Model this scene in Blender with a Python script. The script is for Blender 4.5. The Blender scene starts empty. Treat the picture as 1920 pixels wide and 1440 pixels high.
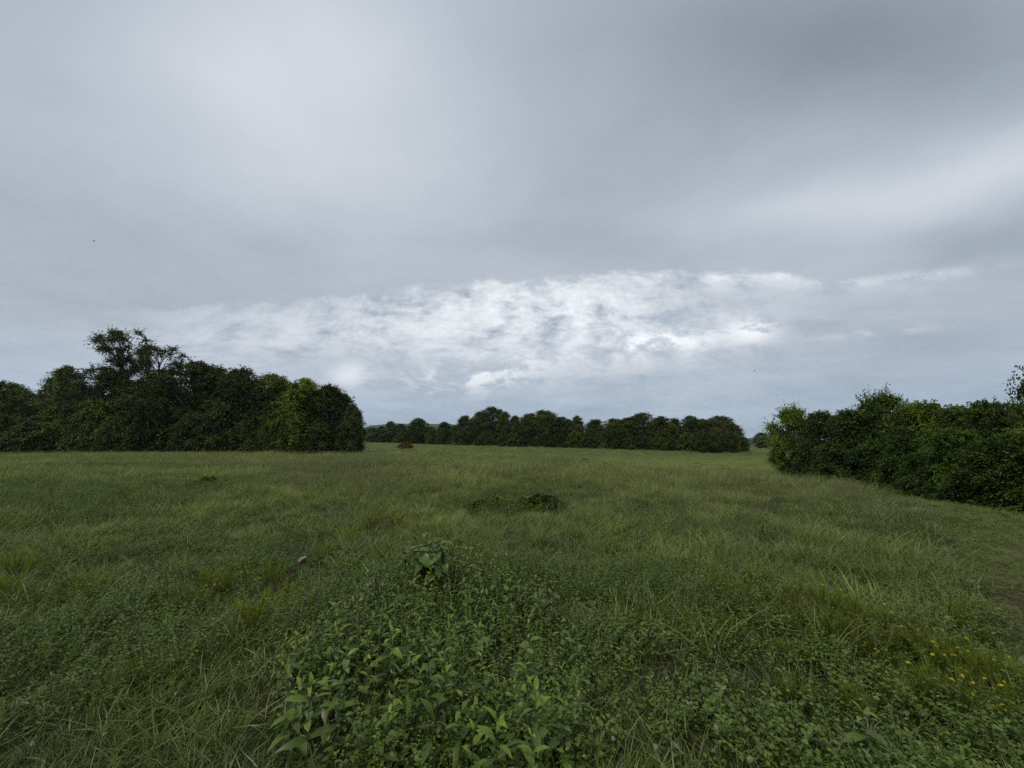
import bpy, math, os
import numpy as np
from mathutils import Vector, Euler

R = math.radians
SC = bpy.context.scene
COL = SC.collection
rng = np.random.default_rng(7)

# ----------------------------------------------------------------------------
# camera
# ----------------------------------------------------------------------------
F = 723.0            # focal length in photograph pixels (1920 wide)
PITCH = R(8.3)
EYE = 1.65
cam_d = bpy.data.cameras.new('camera')
cam_d.sensor_width = 36.0
cam_d.lens = 36.0 * F / 1920.0
cam_d.clip_start = 0.05
cam_d.clip_end = 20000
cam = bpy.data.objects.new('camera', cam_d)
cam.location = (0, 0, EYE)
cam.rotation_euler = (R(90) + PITCH, 0, 0)
COL.objects.link(cam)
SC.camera = cam

SC.view_settings.view_transform = 'Standard'
SC.view_settings.look = 'None'
SC.view_settings.exposure = 0.0
SC.view_settings.gamma = 1.0
SC.render.engine = 'CYCLES'
cy = SC.cycles
cy.max_bounces = 5
cy.diffuse_bounces = 1
cy.glossy_bounces = 2
cy.transmission_bounces = 3
cy.volume_bounces = 0
cy.caustics_reflective = False
cy.caustics_refractive = False
cy.use_denoising = False
cy.use_adaptive_sampling = True
cy.adaptive_threshold = 0.01
cy.adaptive_min_samples = 8

# ----------------------------------------------------------------------------
# node helpers
# ----------------------------------------------------------------------------
class NT:
    def __init__(s, tree):
        s.t = tree; s.n = tree.nodes; s.l = tree.links
        s.n.clear()
    def node(s, typ, **kw):
        nd = s.n.new(typ)
        for k, v in kw.items():
            setattr(nd, k, v)
        return nd
    def put(s, sock, v):
        if hasattr(v, 'links') or isinstance(v, bpy.types.NodeSocket):
            s.l.new(v, sock)
        elif v is not None:
            sock.default_value = v
    def m(s, op, a, b=None, c=None, clamp=False):
        nd = s.node('ShaderNodeMath', operation=op, use_clamp=clamp)
        for i, v in enumerate((a, b, c)):
            if v is not None:
                s.put(nd.inputs[i], v)
        return nd.outputs[0]
    def add(s, a, b): return s.m('ADD', a, b)
    def sub(s, a, b): return s.m('SUBTRACT', a, b)
    def mul(s, a, b): return s.m('MULTIPLY', a, b)
    def vm(s, op, a, b=None, scale=None):
        nd = s.node('ShaderNodeVectorMath', operation=op)
        s.put(nd.inputs[0], a)
        if b is not None: s.put(nd.inputs[1], b)
        if scale is not None: s.put(nd.inputs['Scale'], scale)
        return nd.outputs[0]
    def comb(s, x, y, z):
        nd = s.node('ShaderNodeCombineXYZ')
        for i, v in enumerate((x, y, z)): s.put(nd.inputs[i], v)
        return nd.outputs[0]
    def noise(s, vec, scale, detail=4, rough=0.55, dist=0.0, col=False):
        nd = s.node('ShaderNodeTexNoise')
        s.put(nd.inputs['Vector'], vec)
        nd.inputs['Scale'].default_value = scale
        nd.inputs['Detail'].default_value = detail
        nd.inputs['Roughness'].default_value = rough
        nd.inputs['Distortion'].default_value = dist
        return nd.outputs['Color' if col else 'Fac']
    def mixc(s, f, a, b, blend='MIX'):
        nd = s.node('ShaderNodeMix', data_type='RGBA', blend_type=blend)
        s.put(nd.inputs[0], f); s.put(nd.inputs[6], a); s.put(nd.inputs[7], b)
        return nd.outputs[2]
    def ramp(s, f, lo, hi, a=0.0, b=1.0):
        nd = s.node('ShaderNodeMapRange', interpolation_type='SMOOTHSTEP')
        s.put(nd.inputs[0], f)
        for i, v in enumerate((lo, hi, a, b)): s.put(nd.inputs[i + 1], v)
        return nd.outputs[0]

def rgb(r, g, b): return (r, g, b, 1.0)

def unproj(px, py):
    """direction of a photograph pixel, in world axes (camera looks along +Y)"""
    u = (px - 960) / F; v = (py - 720) / F
    return np.array([u, math.cos(PITCH) + v * math.sin(PITCH), math.sin(PITCH) - v * math.cos(PITCH)])

# ----------------------------------------------------------------------------
# sky: thick stratus with a ragged opening low ahead, clear sky between the clouds
# ----------------------------------------------------------------------------
SUN_AZ, SUN_EL = R(212), R(52)
world = bpy.data.worlds.new('World'); SC.world = world
world.use_nodes = True
world.cycles.sampling_method = 'NONE'
w = NT(world.node_tree)
tc = w.node('ShaderNodeTexCoord').outputs['Generated']
sep = w.node('ShaderNodeSeparateXYZ'); w.put(sep.inputs[0], tc)
dx, dy, dz = sep.outputs
# two layers of coordinates: the cloud deck overhead (direction carried up to a flat layer) and the far cloud face ahead
deck = w.vm('SCALE', tc, scale=w.m('DIVIDE', 1.0, w.m('MAXIMUM', w.add(dz, 0.12), 0.04)))
iy = w.m('DIVIDE', 1.0, w.m('MAXIMUM', dy, 0.12))
g0 = w.vm('MULTIPLY', w.vm('SCALE', tc, scale=iy), (1.0, 0.0, 1.0))
wn = w.vm('SUBTRACT', w.noise(deck, 1.1, 3, 0.5, col=True), (0.5, 0.5, 0.5))
gw = w.vm('ADD', g0, w.vm('MULTIPLY', wn, (0.34, 0.0, 0.20)))       # torn, uneven edges
gs = w.vm('ADD', g0, w.vm('MULTIPLY', wn, (0.12, 0.0, 0.05)))

def gpos(px, py):
    d = unproj(px, py); return d[0] / d[1], d[2] / d[1]
def blob(px, py, sx, sy, rot=0.0, vec=None):
    """soft patch of cloud seen towards a direction; sx, sy in hundreds of photograph pixels"""
    a, e = gpos(px, py)
    mp = w.node('ShaderNodeMapping', vector_type='TEXTURE')
    w.put(mp.inputs[0], gw if vec is None else vec)
    mp.inputs['Location'].default_value = (a, 0, e)
    mp.inputs['Rotation'].default_value = (0, R(rot), 0)
    mp.inputs['Scale'].default_value = (sx * 100 / F, 1, sy * 100 / F)
    dt = w.node('ShaderNodeVectorMath', operation='DOT_PRODUCT')
    w.put(dt.inputs[0], mp.outputs[0]); w.put(dt.inputs[1], mp.outputs[0])
    return w.m('POWER', 0.3679, dt.outputs['Value'])

lum = w.add(w.add(0.515, w.mul(w.sub(w.noise(deck, 0.6, 2, 0.5), 0.5), 0.14)), w.mul(w.sub(w.noise(w.vm('ADD', deck, w.vm('SCALE', wn, scale=0.8)), 2.3, 5, 0.6), 0.5), 0.13))
for (px, py, sx, sy, rot, amp) in [
        (520, 110, 4.2, 2.7, 20, 0.20),      # pale thin cloud high on one side
        (700, 330, 3.2, 1.4, 0, 0.05),
        (1520, 80, 5.6, 2.5, 0, -0.19),      # heavy dark deck
        (1120, 330, 3.0, 1.5, 0, -0.06),
        (1150, 455, 4.5, 0.50, 0, -0.06),    # dark lip above the opening
        (1840, 315, 3.6, 0.75, -25, 0.22),   # pale band
        (1560, 395, 1.6, 0.40, -14, 0.08),
        (1440, 415, 1.7, 0.5, -8, 0.05),
        (1830, 450, 2.6, 0.45, -10, -0.11),
        (100, 520, 4.5, 1.2, 0, -0.05),
        (1700, 690, 4.0, 1.2, 0, -0.05),
        (930, 770, 4.0, 0.6, 0, -0.05)]:
    lum = w.add(lum, w.mul(blob(px, py, sx, sy, rot), amp))
# ragged opening low ahead: its upper edge is the rim of the deck, its foot fades into blue air
gsep = w.node('ShaderNodeSeparateXYZ'); w.put(gsep.inputs[0], gs)
sx_, _, sz_ = gsep.outputs
st = w.vm('MULTIPLY', g0, (1.0, 0.0, 1.9))
stw = w.vm('ADD', st, w.vm('SCALE', wn, scale=0.16))
f1 = w.noise(stw, 7.5, 7, 0.64)
f3 = w.noise(w.vm('MULTIPLY', w.vm('ADD', stw, (7.7, 0, 2.2)), (0.42, 1.0, 1.5)), 6.0, 6, 0.6)
e_top = gpos(1150, 500)[1]
edge = w.add(w.sub(e_top, w.mul(w.m('ABSOLUTE', w.sub(sx_, 0.5)), 0.075)), w.mul(w.sub(f1, 0.5), 0.09))
under = w.ramp(w.sub(edge, sz_), -0.004, 0.022)
openm = w.mul(under, w.m('MINIMUM', w.add(w.add(blob(1020, 585, 3.5, 1.05, 4, gs), w.mul(blob(560, 625, 3.6, 0.75, 0, gs), 0.40)), w.mul(blob(1400, 508, 2.3, 0.34, 0, gs), 0.75)), 1.0))
f2 = w.noise(w.vm('ADD', stw, (3.1, 1.7, 0)), 38.0, 4, 0.65)
lit = w.add(w.add(w.add(0.52, w.mul(w.ramp(f1, 0.31, 0.62), 0.40)), w.mul(w.sub(f3, 0.5), 0.50)), w.mul(w.sub(f2, 0.5), 0.42))
lum = w.add(lum, w.mul(w.sub(lit, lum), openm))
lum = w.add(lum, w.mul(w.sub(f3, 0.5), w.mul(w.ramp(dz, 0.42, 0.16), 0.13)))
# thin wisps on the blue below it and small bright tufts of cumulus
for (px, py, sx, sy, amp, lo) in [(1412, 620, 0.46, 0.24, 0.40, 0.40), (655, 704, 0.36, 0.24, 0.24, 0.38), (1235, 640, 1.1, 0.24, 0.34, 0.46), (900, 705, 1.3, 0.30, 0.32, 0.47), (1700, 520, 1.6, 0.10, 0.16, 0.40), (1640, 625, 1.0, 0.08, 0.16, 0.42)]:
    lum = w.add(lum, w.mul(w.mul(blob(px, py, sx, sy, -6, g0), w.ramp(f1, lo, lo + 0.14)), amp))
lum = w.m('MAXIMUM', lum, 0.12)
# thin cloud white, thick deck grey-blue, bluer towards the horizon
cloudc = w.mixc(w.ramp(lum, 0.3, 0.85), rgb(0.86, 1.0, 1.18), rgb(0.955, 1.0, 1.06))
cloudc = w.mixc(w.mul(w.ramp(dz, 0.24, 0.02), w.ramp(lum, 0.72, 0.42)), cloudc, rgb(0.80, 1.0, 1.24))
cloud = w.vm('SCALE', cloudc, scale=lum)
sky = w.node('ShaderNodeTexSky', sky_type='NISHITA')
sky.sun_disc = False
sky.sun_elevation = SUN_EL
sky.sun_rotation = SUN_AZ
bg_sky = w.node('ShaderNodeBackground'); w.put(bg_sky.inputs[0], sky.outputs[0]); bg_sky.inputs[1].default_value = 0.10
bg_cl = w.node('ShaderNodeBackground'); w.put(bg_cl.inputs[0], cloud); bg_cl.inputs[1].default_value = 1.0
cover = w.sub(0.97, w.mul(w.mul(openm, w.ramp(f1, 0.46, 0.30)), 0.30))
mixs = w.node('ShaderNodeMixShader')
w.put(mixs.inputs[0], cover); w.l.new(bg_sky.outputs[0], mixs.inputs[1]); w.l.new(bg_cl.outputs[0], mixs.inputs[2])
out = w.node('ShaderNodeOutputWorld'); w.l.new(mixs.outputs[0], out.inputs[0])

sun_d = bpy.data.lights.new('sun', 'SUN')
sun_d.energy = 1.5
sun_d.angle = R(12)
sun_d.color = (1.0, 0.97, 0.92)
sun = bpy.data.objects.new('sun', sun_d)
sdir = Vector((math.sin(SUN_AZ) * math.cos(SUN_EL), math.cos(SUN_AZ) * math.cos(SUN_EL), math.sin(SUN_EL)))
sun.rotation_euler = (-sdir).to_track_quat('-Z', 'Y').to_euler()
sun.location = (0, 0, 60)
COL.objects.link(sun)
#---SKY-END---

# ----------------------------------------------------------------------------
# numeric noise, terrain
# ----------------------------------------------------------------------------
_perm = np.random.default_rng(11).random((256, 256))
def vnoise(x, y):
    x = np.asarray(x, float); y = np.asarray(y, float)
    xi = np.floor(x).astype(int); yi = np.floor(y).astype(int)
    fx = x - xi; fy = y - yi
    fx = fx * fx * (3 - 2 * fx); fy = fy * fy * (3 - 2 * fy)
    g = lambda i, j: _perm[i & 255, j & 255]
    return (g(xi, yi) * (1 - fx) + g(xi + 1, yi) * fx) * (1 - fy) + (g(xi, yi + 1) * (1 - fx) + g(xi + 1, yi + 1) * fx) * fy
def fbm(x, y, oct=4):
    s = 0; a = 0.5; n = 0
    for i in range(oct):
        s = s + a * vnoise(x * 2 ** i + 17.3 * i, y * 2 ** i - 9.1 * i); n += a; a *= 0.5
    return s / n
def sstep(a, b, x):
    t = np.clip((np.asarray(x, float) - a) / (b - a), 0, 1)
    return t * t * (3 - 2 * t)

_CY = [-60, 0, 9, 18, 22, 35, 60, 95, 160]
_CX = [11, 10.6, 10.3, 11.4, 10.2, 6.0, -9, -34, -80]
def crest_x(y): return np.interp(y, _CY, _CX)
def h(x, y):
    x = np.asarray(x, float); y = np.asarray(y, float)
    s = x - crest_x(y)
    drop = 1.45 * sstep(-0.5, 10, s) * (1 - sstep(60, 120, y))
    far = sstep(58, 150, y) * (0.25 - 0.017 * np.clip(x, -140, 140))
    fall = 14 * sstep(190, 600, y) + 16 * sstep(500, 3000, np.hypot(x, y)) + 3 * sstep(60, 300, np.abs(x)) * (1 - sstep(100, 400, y))
    near = -0.22 * sstep(4, 28, y) - 0.12 * sstep(25, 55, y)
    bump = 0.16 * (fbm(x * 0.09, y * 0.09, 3) - 0.5) * 2 + 0.05 * (fbm(x * 0.7 + 50, y * 0.7, 3) - 0.5) * 2
    bump = bump * (0.35 + 0.65 * sstep(2, 12, y))
    return near - drop + far - fall + bump + 0.02
def h1(x, y): return float(h(np.array([x]), np.array([y]))[0])
def at(px, py, up=0.0):
    """ground point under a photograph pixel whose thing stands 'up' metres above ground there"""
    d = unproj(px, py); t = (EYE - up) / -d[2]
    for _ in range(12):
        z = h1(d[0] * t, d[1] * t) + up
        t = (EYE - z) / -d[2]
    return d[0] * t, d[1] * t
def at_depth(px, py, Y):
    d = unproj(px, py); t = Y / d[1]
    return d[0] * t, Y, EYE + d[2] * t, t
def path_x(y):          # left edge of the mown strip
    return np.where(y < 9.3, 0.70 + 0.970 * y, 9.72 + 0.7 * (y - 9.3)) + 0.25 * (vnoise(y * 1.3, y * 0 + 3.3) - 0.5)

# ----------------------------------------------------------------------------
# object helpers
# ----------------------------------------------------------------------------
def mesh_np(name, V, polys, mat=None, attrs=None, smooth=False):
    """polys: list of (k, n) int arrays, n vertices per face"""
    me = bpy.data.meshes.new(name)
    V = np.ascontiguousarray(V, dtype=np.float32)
    polys = [np.ascontiguousarray(p, dtype=np.int32) for p in polys if len(p)]
    me.vertices.add(len(V)); me.vertices.foreach_set('co', V.ravel())
    li = np.concatenate([p.ravel() for p in polys])
    tot = np.concatenate([np.full(len(p), p.shape[1], np.int32) for p in polys])
    st = np.concatenate([[0], np.cumsum(tot)[:-1]]).astype(np.int32)
    me.loops.add(len(li)); me.loops.foreach_set('vertex_index', li)
    me.polygons.add(len(tot)); me.polygons.foreach_set('loop_start', st)
    try: me.polygons.foreach_set('loop_total', tot)
    except Exception: pass
    if smooth: me.polygons.foreach_set('use_smooth', np.ones(len(tot), bool))
    for k, v in (attrs or {}).items():
        a = me.attributes.new(k, 'FLOAT', 'POINT'); a.data.foreach_set('value', np.ascontiguousarray(v, np.float32))
    if mat: me.materials.append(mat)
    me.update(calc_edges=True); me.validate()
    return me
def ob(name, me, parent=None, loc=None, rot=None, scale=None, color=None):
    o = bpy.data.objects.new(name, me); COL.objects.link(o)
    if parent is not None: o.parent = parent
    if loc is not None: o.location = loc
    if rot is not None: o.rotation_euler = rot
    if scale is not None: o.scale = scale if hasattr(scale, '__len__') else (scale,) * 3
    if color is not None: o.color = color
    return o
def tag(o, label=None, cat=None, group=None, kind=None):
    if label: o['label'] = label
    if cat: o['category'] = cat
    if group: o['group'] = group
    if kind: o['kind'] = kind
    return o

class Geo:
    """collects vertices / faces / one float per vertex"""
    def __init__(s): s.V = []; s.P = {}; s.A = []; s.n = 0
    def add(s, V, F_, a=0.5):
        V = np.asarray(V, float).reshape(-1, 3)
        for f in (F_ if isinstance(F_, list) else [F_]):
            f = np.asarray(f)
            s.P.setdefault(f.shape[1], []).append(f + s.n)
        s.V.append(V); s.A.append(np.broadcast_to(np.asarray(a, float), (len(V),))); s.n += len(V)
    def mesh(s, name, mat, smooth=False):
        return mesh_np(name, np.concatenate(s.V), [np.concatenate(p) for p in s.P.values()], mat, {'v': np.concatenate(s.A)}, smooth)

def norm(a): return a / np.maximum(np.linalg.norm(a, axis=-1, keepdims=True), 1e-9)

def tube(G, pts, rad, sides=6, a=0.5, cap=True):
    pts = np.asarray(pts, float); n = len(pts); rad = np.broadcast_to(np.asarray(rad, float), (n,))
    tan = norm(np.gradient(pts, axis=0))
    ref = np.array([0.31, 0.95, 0.05])
    s1 = norm(np.cross(tan, ref)); s2 = np.cross(tan, s1)
    ang = np.linspace(0, 2 * np.pi, sides, endpoint=False)
    V = pts[:, None] + rad[:, None, None] * (np.cos(ang)[None, :, None] * s1[:, None] + np.sin(ang)[None, :, None] * s2[:, None])
    i = np.arange(n - 1)[:, None] * sides; j = np.arange(sides)[None]; k = (j + 1) % sides
    f = np.stack([i + j, i + k, i + sides + k, i + sides + j], -1).reshape(-1, 4)
    fs = [f]
    if cap: fs.append((np.arange(sides) + (n - 1) * sides)[None])
    G.add(V.reshape(-1, 3), fs, a)

def ribbons(G, base, dirs, length, width, bend, nseg=4, a=0.5, twist=None, fold=0.0, prof=None):
    """grass-like blades: base (n,3), dirs (n,3) start direction, bend (n,3) added towards the tip"""
    n = len(base); t = np.linspace(0, 1, nseg + 1)
    L = np.broadcast_to(length, (n,))[:, None, None]
    P = base[:, None] + L * (dirs[:, None] * t[None, :, None] + bend[:, None] * (t ** 2)[None, :, None])
    tan = norm(dirs[:, None] + 2 * bend[:, None] * t[None, :, None])
    side = norm(np.cross(tan, np.broadcast_to(np.array([0., 0, 1]), tan.shape)) + 1e-4)
    if twist is not None:
        nn = np.cross(side, tan); c = np.cos(twist)[:, None, None]; s_ = np.sin(twist)[:, None, None]
        side = side * c + nn * s_
    pr = (1 - t ** 2.2) * (0.55 + 0.45 * np.minimum(1, t * 4)) if prof is None else prof(t)
    pr = np.maximum(pr, 0.02)
    W = np.broadcast_to(width, (n,))[:, None, None] * pr[None, :, None] * 0.5
    V = np.stack([P - side * W, P + side * W], 2).reshape(n, -1, 3)      # n, 2(nseg+1)
    k = np.arange(nseg) * 2
    f = np.stack([k, k + 1, k + 3, k + 2], -1)[None] + (np.arange(n) * 2 * (nseg + 1))[:, None, None]
    av = np.repeat(np.broadcast_to(a, (n,)), 2 * (nseg + 1))
    G.add(V.reshape(-1, 3), f.reshape(-1, 4), av)

def leaves(G, p, axis, nrm, length, width, a=0.5, fold=0.25):
    """small pointed leaves, two triangles each side folded at the midrib: one 4-vertex kite"""
    n = len(p); axis = norm(axis); side = norm(np.cross(axis, nrm) + 1e-5); up = np.cross(side, axis)
    L = np.broadcast_to(length, (n,))[:, None]; W = np.broadcast_to(width, (n,))[:, None]
    mid = p + axis * L * 0.42
    V = np.stack([p, mid + side * W * 0.5 + up * W * fold, p + axis * L - up * L * 0.08, mid - side * W * 0.5 + up * W * fold], 1)
    b = (np.arange(n) * 4)[:, None]
    f = np.concatenate([b + np.array([[0, 1, 2]]), b + np.array([[0, 2, 3]])])
    G.add(V.reshape(-1, 3), f, np.repeat(np.broadcast_to(a, (n,)), 4))

# ----------------------------------------------------------------------------
# materials
# ----------------------------------------------------------------------------
def new_mat(name):
    m = bpy.data.materials.new(name); m.use_nodes = True
    return m, NT(m.node_tree)
def finish_leaf(t, col, rough=0.5, spec=0.35, transl=0.25):
    p = t.node('ShaderNodeBsdfPrincipled')
    t.put(p.inputs['Base Color'], col); p.inputs['Roughness'].default_value = rough
    p.inputs['Specular IOR Level'].default_value = spec
    o = t.node('ShaderNodeOutputMaterial')
    if transl:
        tr = t.node('ShaderNodeBsdfTranslucent')
        t.put(tr.inputs[0], t.mixc(1.0, col, rgb(1.1, 1.15, 0.5), 'MULTIPLY'))
        mx = t.node('ShaderNodeMixShader'); mx.inputs[0].default_value = transl
        t.l.new(p.outputs[0], mx.inputs[1]); t.l.new(tr.outputs[0], mx.inputs[2]); t.l.new(mx.outputs[0], o.inputs[0])
    else:
        t.l.new(p.outputs[0], o.inputs[0])
def foliage_mat(name, lo, hi, rough=0.5, spec=0.35, transl=0.25):
    """leaf colour runs from lo to hi by a per-leaf value, tinted by the colour given to the object"""
    m, t = new_mat(name)
    at_ = t.node('ShaderNodeAttribute', attribute_name='v').outputs['Fac']
    oc = t.node('ShaderNodeObjectInfo').outputs['Color']
    c = t.mixc(1.0, t.mixc(at_, rgb(*lo), rgb(*hi)), oc, 'MULTIPLY')
    finish_leaf(t, c, rough, spec, transl)
    return m
def meadow_mat(name, lo, hi, dry, transl=0.3, rough=0.5, spec=0.3):
    """blade colour: per-blade value v, per-clump tint, a few dry blades"""
    m, t = new_mat(name)
    v = t.node('ShaderNodeAttribute', attribute_name='v').outputs['Fac']
    ti = t.node('ShaderNodeAttribute', attribute_name='tint', attribute_type='INSTANCER').outputs['Fac']
    c = t.mixc(t.m('MULTIPLY_ADD', v, 0.5, t.mul(ti, 0.5), clamp=True), rgb(*lo), rgb(*hi))
    dr = t.ramp(t.add(v, t.mul(t.sub(ti, 0.5), 0.12)), 0.86, 0.95)
    c = t.mixc(dr, c, rgb(*dry))
    finish_leaf(t, c, rough, spec, transl)
    return m

# ----------------------------------------------------------------------------
# ground
# ----------------------------------------------------------------------------
def graded(n, near, far):
    u = np.linspace(-1, 1, n); k = math.asinh(far / near)
    return near * np.sinh(u * k)
gx = graded(310, 4.0, 3000); gy = graded(400, 5.0, 3000)
GX, GY = np.meshgrid(gx, gy, indexing='ij')
V = np.stack([GX, GY, h(GX, GY)], -1).reshape(-1, 3)
nx, ny = len(gx), len(gy)
i = (np.arange(nx - 1)[:, None] * ny + np.arange(ny - 1)[None]).ravel()
Fq = np.stack([i, i + ny, i + ny + 1, i + 1], -1)
cut = sstep(-0.25, 0.25, GX - path_x(GY)) * (GY < 12.5) * (GX < 12)
_bx, _by = at(1890, 1140)
bare = np.exp(-(((GX - _bx - 0.25) / 0.55) ** 2 + ((GY - _by) / 0.65) ** 2)) * 1.3
hollow = sstep(2, 9, GX - crest_x(GY)) * sstep(20, 32, GY) * (1 - sstep(62, 85, GY)) * (GX < 60)
gm, t = new_mat('meadow_ground')
geo = t.node('ShaderNodeNewGeometry').outputs['Position']
n1 = t.noise(geo, 0.12, 5, 0.6); n2 = t.noise(geo, 1.7, 6, 0.65); n3 = t.noise(geo, 14.0, 4, 0.7)
cutA = t.node('ShaderNodeAttribute', attribute_name='cut').outputs['Fac']
holA = t.node('ShaderNodeAttribute', attribute_name='hollow').outputs['Fac']
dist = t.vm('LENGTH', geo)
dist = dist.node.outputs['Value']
grass = t.mixc(n1, rgb(0.062, 0.088, 0.020), rgb(0.110, 0.140, 0.036))
grass = t.mixc(t.ramp(n2, 0.4, 0.7), grass, rgb(0.090, 0.112, 0.032))
grass = t.mixc(t.mul(t.ramp(n3, 0.45, 0.7), 0.5), grass, rgb(0.045, 0.06, 0.02))
yell = t.mixc(t.ramp(n2, 0.35, 0.65), rgb(0.175, 0.20, 0.028), rgb(0.085, 0.10, 0.026))
grass = t.mixc(t.mul(holA, t.ramp(n1, 0.3, 0.5)), grass, yell)
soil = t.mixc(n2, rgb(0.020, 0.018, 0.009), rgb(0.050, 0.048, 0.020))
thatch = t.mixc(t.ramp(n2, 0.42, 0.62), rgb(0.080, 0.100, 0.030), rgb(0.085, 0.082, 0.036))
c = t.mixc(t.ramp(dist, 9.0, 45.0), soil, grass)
c = t.mixc(cutA, c, thatch)
barA = t.node('ShaderNodeAttribute', attribute_name='bare').outputs['Fac']
c = t.mixc(t.m('MINIMUM', t.mul(barA, t.ramp(n3, 0.30, 0.55)), 1.0), c, rgb(0.055, 0.036, 0.022))
finish_leaf(t, c, 0.95, 0.1, 0)
gme = mesh_np('ground', V, [Fq], gm, {'cut': cut.ravel(), 'hollow': hollow.ravel(), 'bare': bare.ravel()}, smooth=True)
ground = tag(ob('ground', gme), kind='structure')

# far wooded ridges
hm, t = new_mat('wooded_hill')
geo = t.node('ShaderNodeNewGeometry').outputs['Position']
finish_leaf(t, t.mixc(t.noise(geo, 0.01, 6, 0.7), rgb(0.035, 0.055, 0.028), rgb(0.06, 0.085, 0.035)), 0.95, 0.1, 0)
def ridge(px0, px1, top, Y, seed, wob):
    n = 160; k = 14
    x0 = at_depth(px0, top, Y)[0]; x1 = at_depth(px1, top, Y)[0]; zt = at_depth((px0 + px1) / 2, top, Y)[2]
    u = np.linspace(0, 1, n); v = np.linspace(-1, 1, k)
    U, Vv = np.meshgrid(u, v, indexing='ij')
    X = x0 + (x1 - x0) * U; Yy = Y + Vv * 260
    env = np.sin(np.pi * U) ** 0.6
    base = h(X, Yy) - 6
    prof = np.cos(Vv * np.pi / 2) ** 1.2
    Z = base + (zt - base) * env * prof * (1 + wob * (fbm(U * 9 + seed, Vv * 2, 3) - 0.5)) + 5 * prof * (fbm(U * 60 + seed, Vv * 5, 3) - 0.5)
    i = (np.arange(n - 1)[:, None] * k + np.arange(k - 1)[None]).ravel()
    me = mesh_np('hill', np.stack([X, Yy, Z], -1).reshape(-1, 3), [np.stack([i, i + k, i + k + 1, i + 1], -1)], hm, smooth=True)
    return tag(ob('hill', me), kind='structure')
ridge(520, 1010, 795, 1500, 3.0, 0.35)
ridge(1250, 1640, 822, 1500, 8.0, 0.25)
ridge(1000, 2500, 829, 2100, 21.0, 0.3)
ridge(-1100, 700, 815, 2100, 33.0, 0.3)

# ----------------------------------------------------------------------------
# trees
# ----------------------------------------------------------------------------
bark, t = new_mat('bark')
geo = t.node('ShaderNodeTexCoord').outputs['Object']
bn = t.noise(t.vm('MULTIPLY', geo, (6, 6, 1.2)), 2.0, 6, 0.7)
finish_leaf(t, t.mixc(bn, rgb(0.035, 0.03, 0.024), rgb(0.12, 0.105, 0.085)), 0.9, 0.15, 0)
LEAF = foliage_mat('tree_leaf', (0.026, 0.042, 0.009), (0.155, 0.190, 0.034), 0.55, 0.25, 0.18)

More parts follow.
